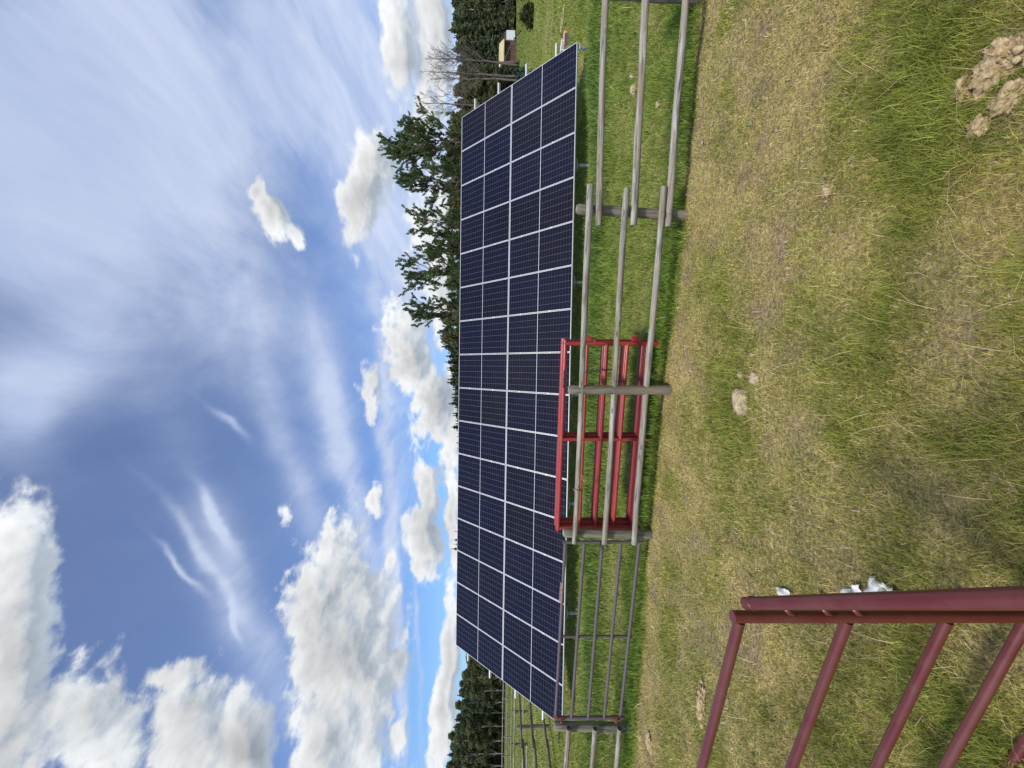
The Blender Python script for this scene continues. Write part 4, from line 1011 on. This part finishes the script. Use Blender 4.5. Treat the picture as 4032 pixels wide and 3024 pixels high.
lit = T.math('MULTIPLY_ADD', T.math('SUBTRACT', dn, dn2), 1.35, .52, clamp=True)
thick = wt.nodes.new('ShaderNodeMapRange'); T.l(dn, thick.inputs[0]); thick.inputs[1].default_value = .25; thick.inputs[2].default_value = 1.3; thick.inputs[3].default_value = 1; thick.inputs[4].default_value = .62
bil = T.ramp(T.noise(dirv, 7, 6, .55, .3), [(.32, (.78,)*3), (.6, (1.06,)*3)])
ccol = T.ramp(lit, [(0, (.34, .39, .45)), (.4, (.48, .52, .57)), (.68, (.60, .625, .65)), (1, (.68, .69, .70))])
tk = wt.nodes.new('ShaderNodeCombineXYZ'); [T.l(thick.outputs[0], tk.inputs[i]) for i in range(3)]
ccol = T.mix(1.0, ccol, tk.outputs[0], 'MULTIPLY'); ccol = T.mix(1.0, ccol, bil, 'MULTIPLY')
# high thin cloud, drawn out along the wind
sx = wt.nodes.new('ShaderNodeSeparateXYZ'); T.l(dirv, sx.inputs[0]); zc = T.math('MAXIMUM', sx.outputs[2], .04)
pl = wt.nodes.new('ShaderNodeCombineXYZ'); T.l(T.math('DIVIDE', sx.outputs[0], zc), pl.inputs[0]); T.l(T.math('DIVIDE', sx.outputs[1], zc), pl.inputs[1])
st = T.noise(T.map(warp(pl.outputs[0], .8, .8, 3), (1.0, .32, 1)), 1.5, 8, .58, .5)
soft = T.noise(dirv, 3.2, 8, .55, .6); fib = T.noise(T.map(warp(pl.outputs[0], 1.5, .35, 4), (4.5, .8, 1), (3, 1, 0)), 1.6, 9, .62, .3)
st = T.math('ADD', T.math('MULTIPLY', st, .78), T.math('MULTIPLY', fib, .22))
nd = wt.nodes.new('ShaderNodeGroup'); nd.node_tree = GS; T.l(warp(dirv, 3, .12, 6), nd.inputs[0])
cden = T.math('MULTIPLY', nd.outputs[0], T.math('MULTIPLY_ADD', st, 1.7, T.math('MULTIPLY_ADD', soft, 1.9, -.82)))
calpha = wt.nodes.new('ShaderNodeMapRange'); calpha.interpolation_type = 'SMOOTHSTEP'; T.l(cden, calpha.inputs[0]); calpha.inputs[1].default_value = .0; calpha.inputs[2].default_value = .95; calpha.inputs[4].default_value = .88
# broken cloud added over the unseen sky behind the photographer, for light and reflections
bk_ = T.noise(T.map(pl.outputs[0], (1, 1, 1)), 1.1, 8, .55); back = T.math('MULTIPLY', T.ramp(bk_, [(.46, (0, 0, 0)), (.6, (.85,)*3)]), T.math('LESS_THAN', sx.outputs[1], -.05))
hz = T.ramp(sx.outputs[2], [(0, (.60, .84, 1.12)), (.25, (.72, .90, 1.18)), (.55, (.97, .97, 1.12)), (1, (1.08, 1.0, 1.08))])
skyc = T.mix(1.0, sky.outputs[0], hz, 'MULTIPLY')
def scaled(c): return T.vmath('SCALE', c, 1/STR) 
basec = T.mix(calpha.outputs[0], skyc, T.vmath('SCALE', T.mix(T.math('MULTIPLY_ADD', st, 3.0, -1.05, clamp=True), (.30, .37, .55, 1), (.53, .58, .69, 1)), 1/STR))
basec = T.mix(alpha.outputs[0], basec, T.vmath('SCALE', ccol, 1/STR)); basec = T.mix(back, basec, (.48/STR, .50/STR, .54/STR, 1))
bg = wt.nodes.new('ShaderNodeBackground'); bg.inputs[1].default_value = STR; T.l(basec, bg.inputs[0])
wo = wt.nodes.new('ShaderNodeOutputWorld'); T.l(bg.outputs[0], wo.inputs[0])
try: w.cycles.sampling_method = 'MANUAL'; w.cycles.sample_map_resolution = 512
except Exception: pass

sl = bpy.data.lights.new('sun', 'SUN'); sl.energy = 2.4; sl.angle = math.radians(9); sl.color = (1, .955, .88)
so = bpy.data.objects.new('sun', sl); COL.objects.link(so)
sd = Vector((math.sin(SUN_AZ)*math.cos(SUN_EL), math.cos(SUN_AZ)*math.cos(SUN_EL), math.sin(SUN_EL)))
so.rotation_euler = sd.to_track_quat('Z', 'Y').to_euler()
vs = scene.view_settings; vs.view_transform = 'Standard'; vs.look = 'None'; vs.gamma = 1; vs.exposure = 0.55; vs.use_curve_mapping = False
scene.render.engine = 'CYCLES'
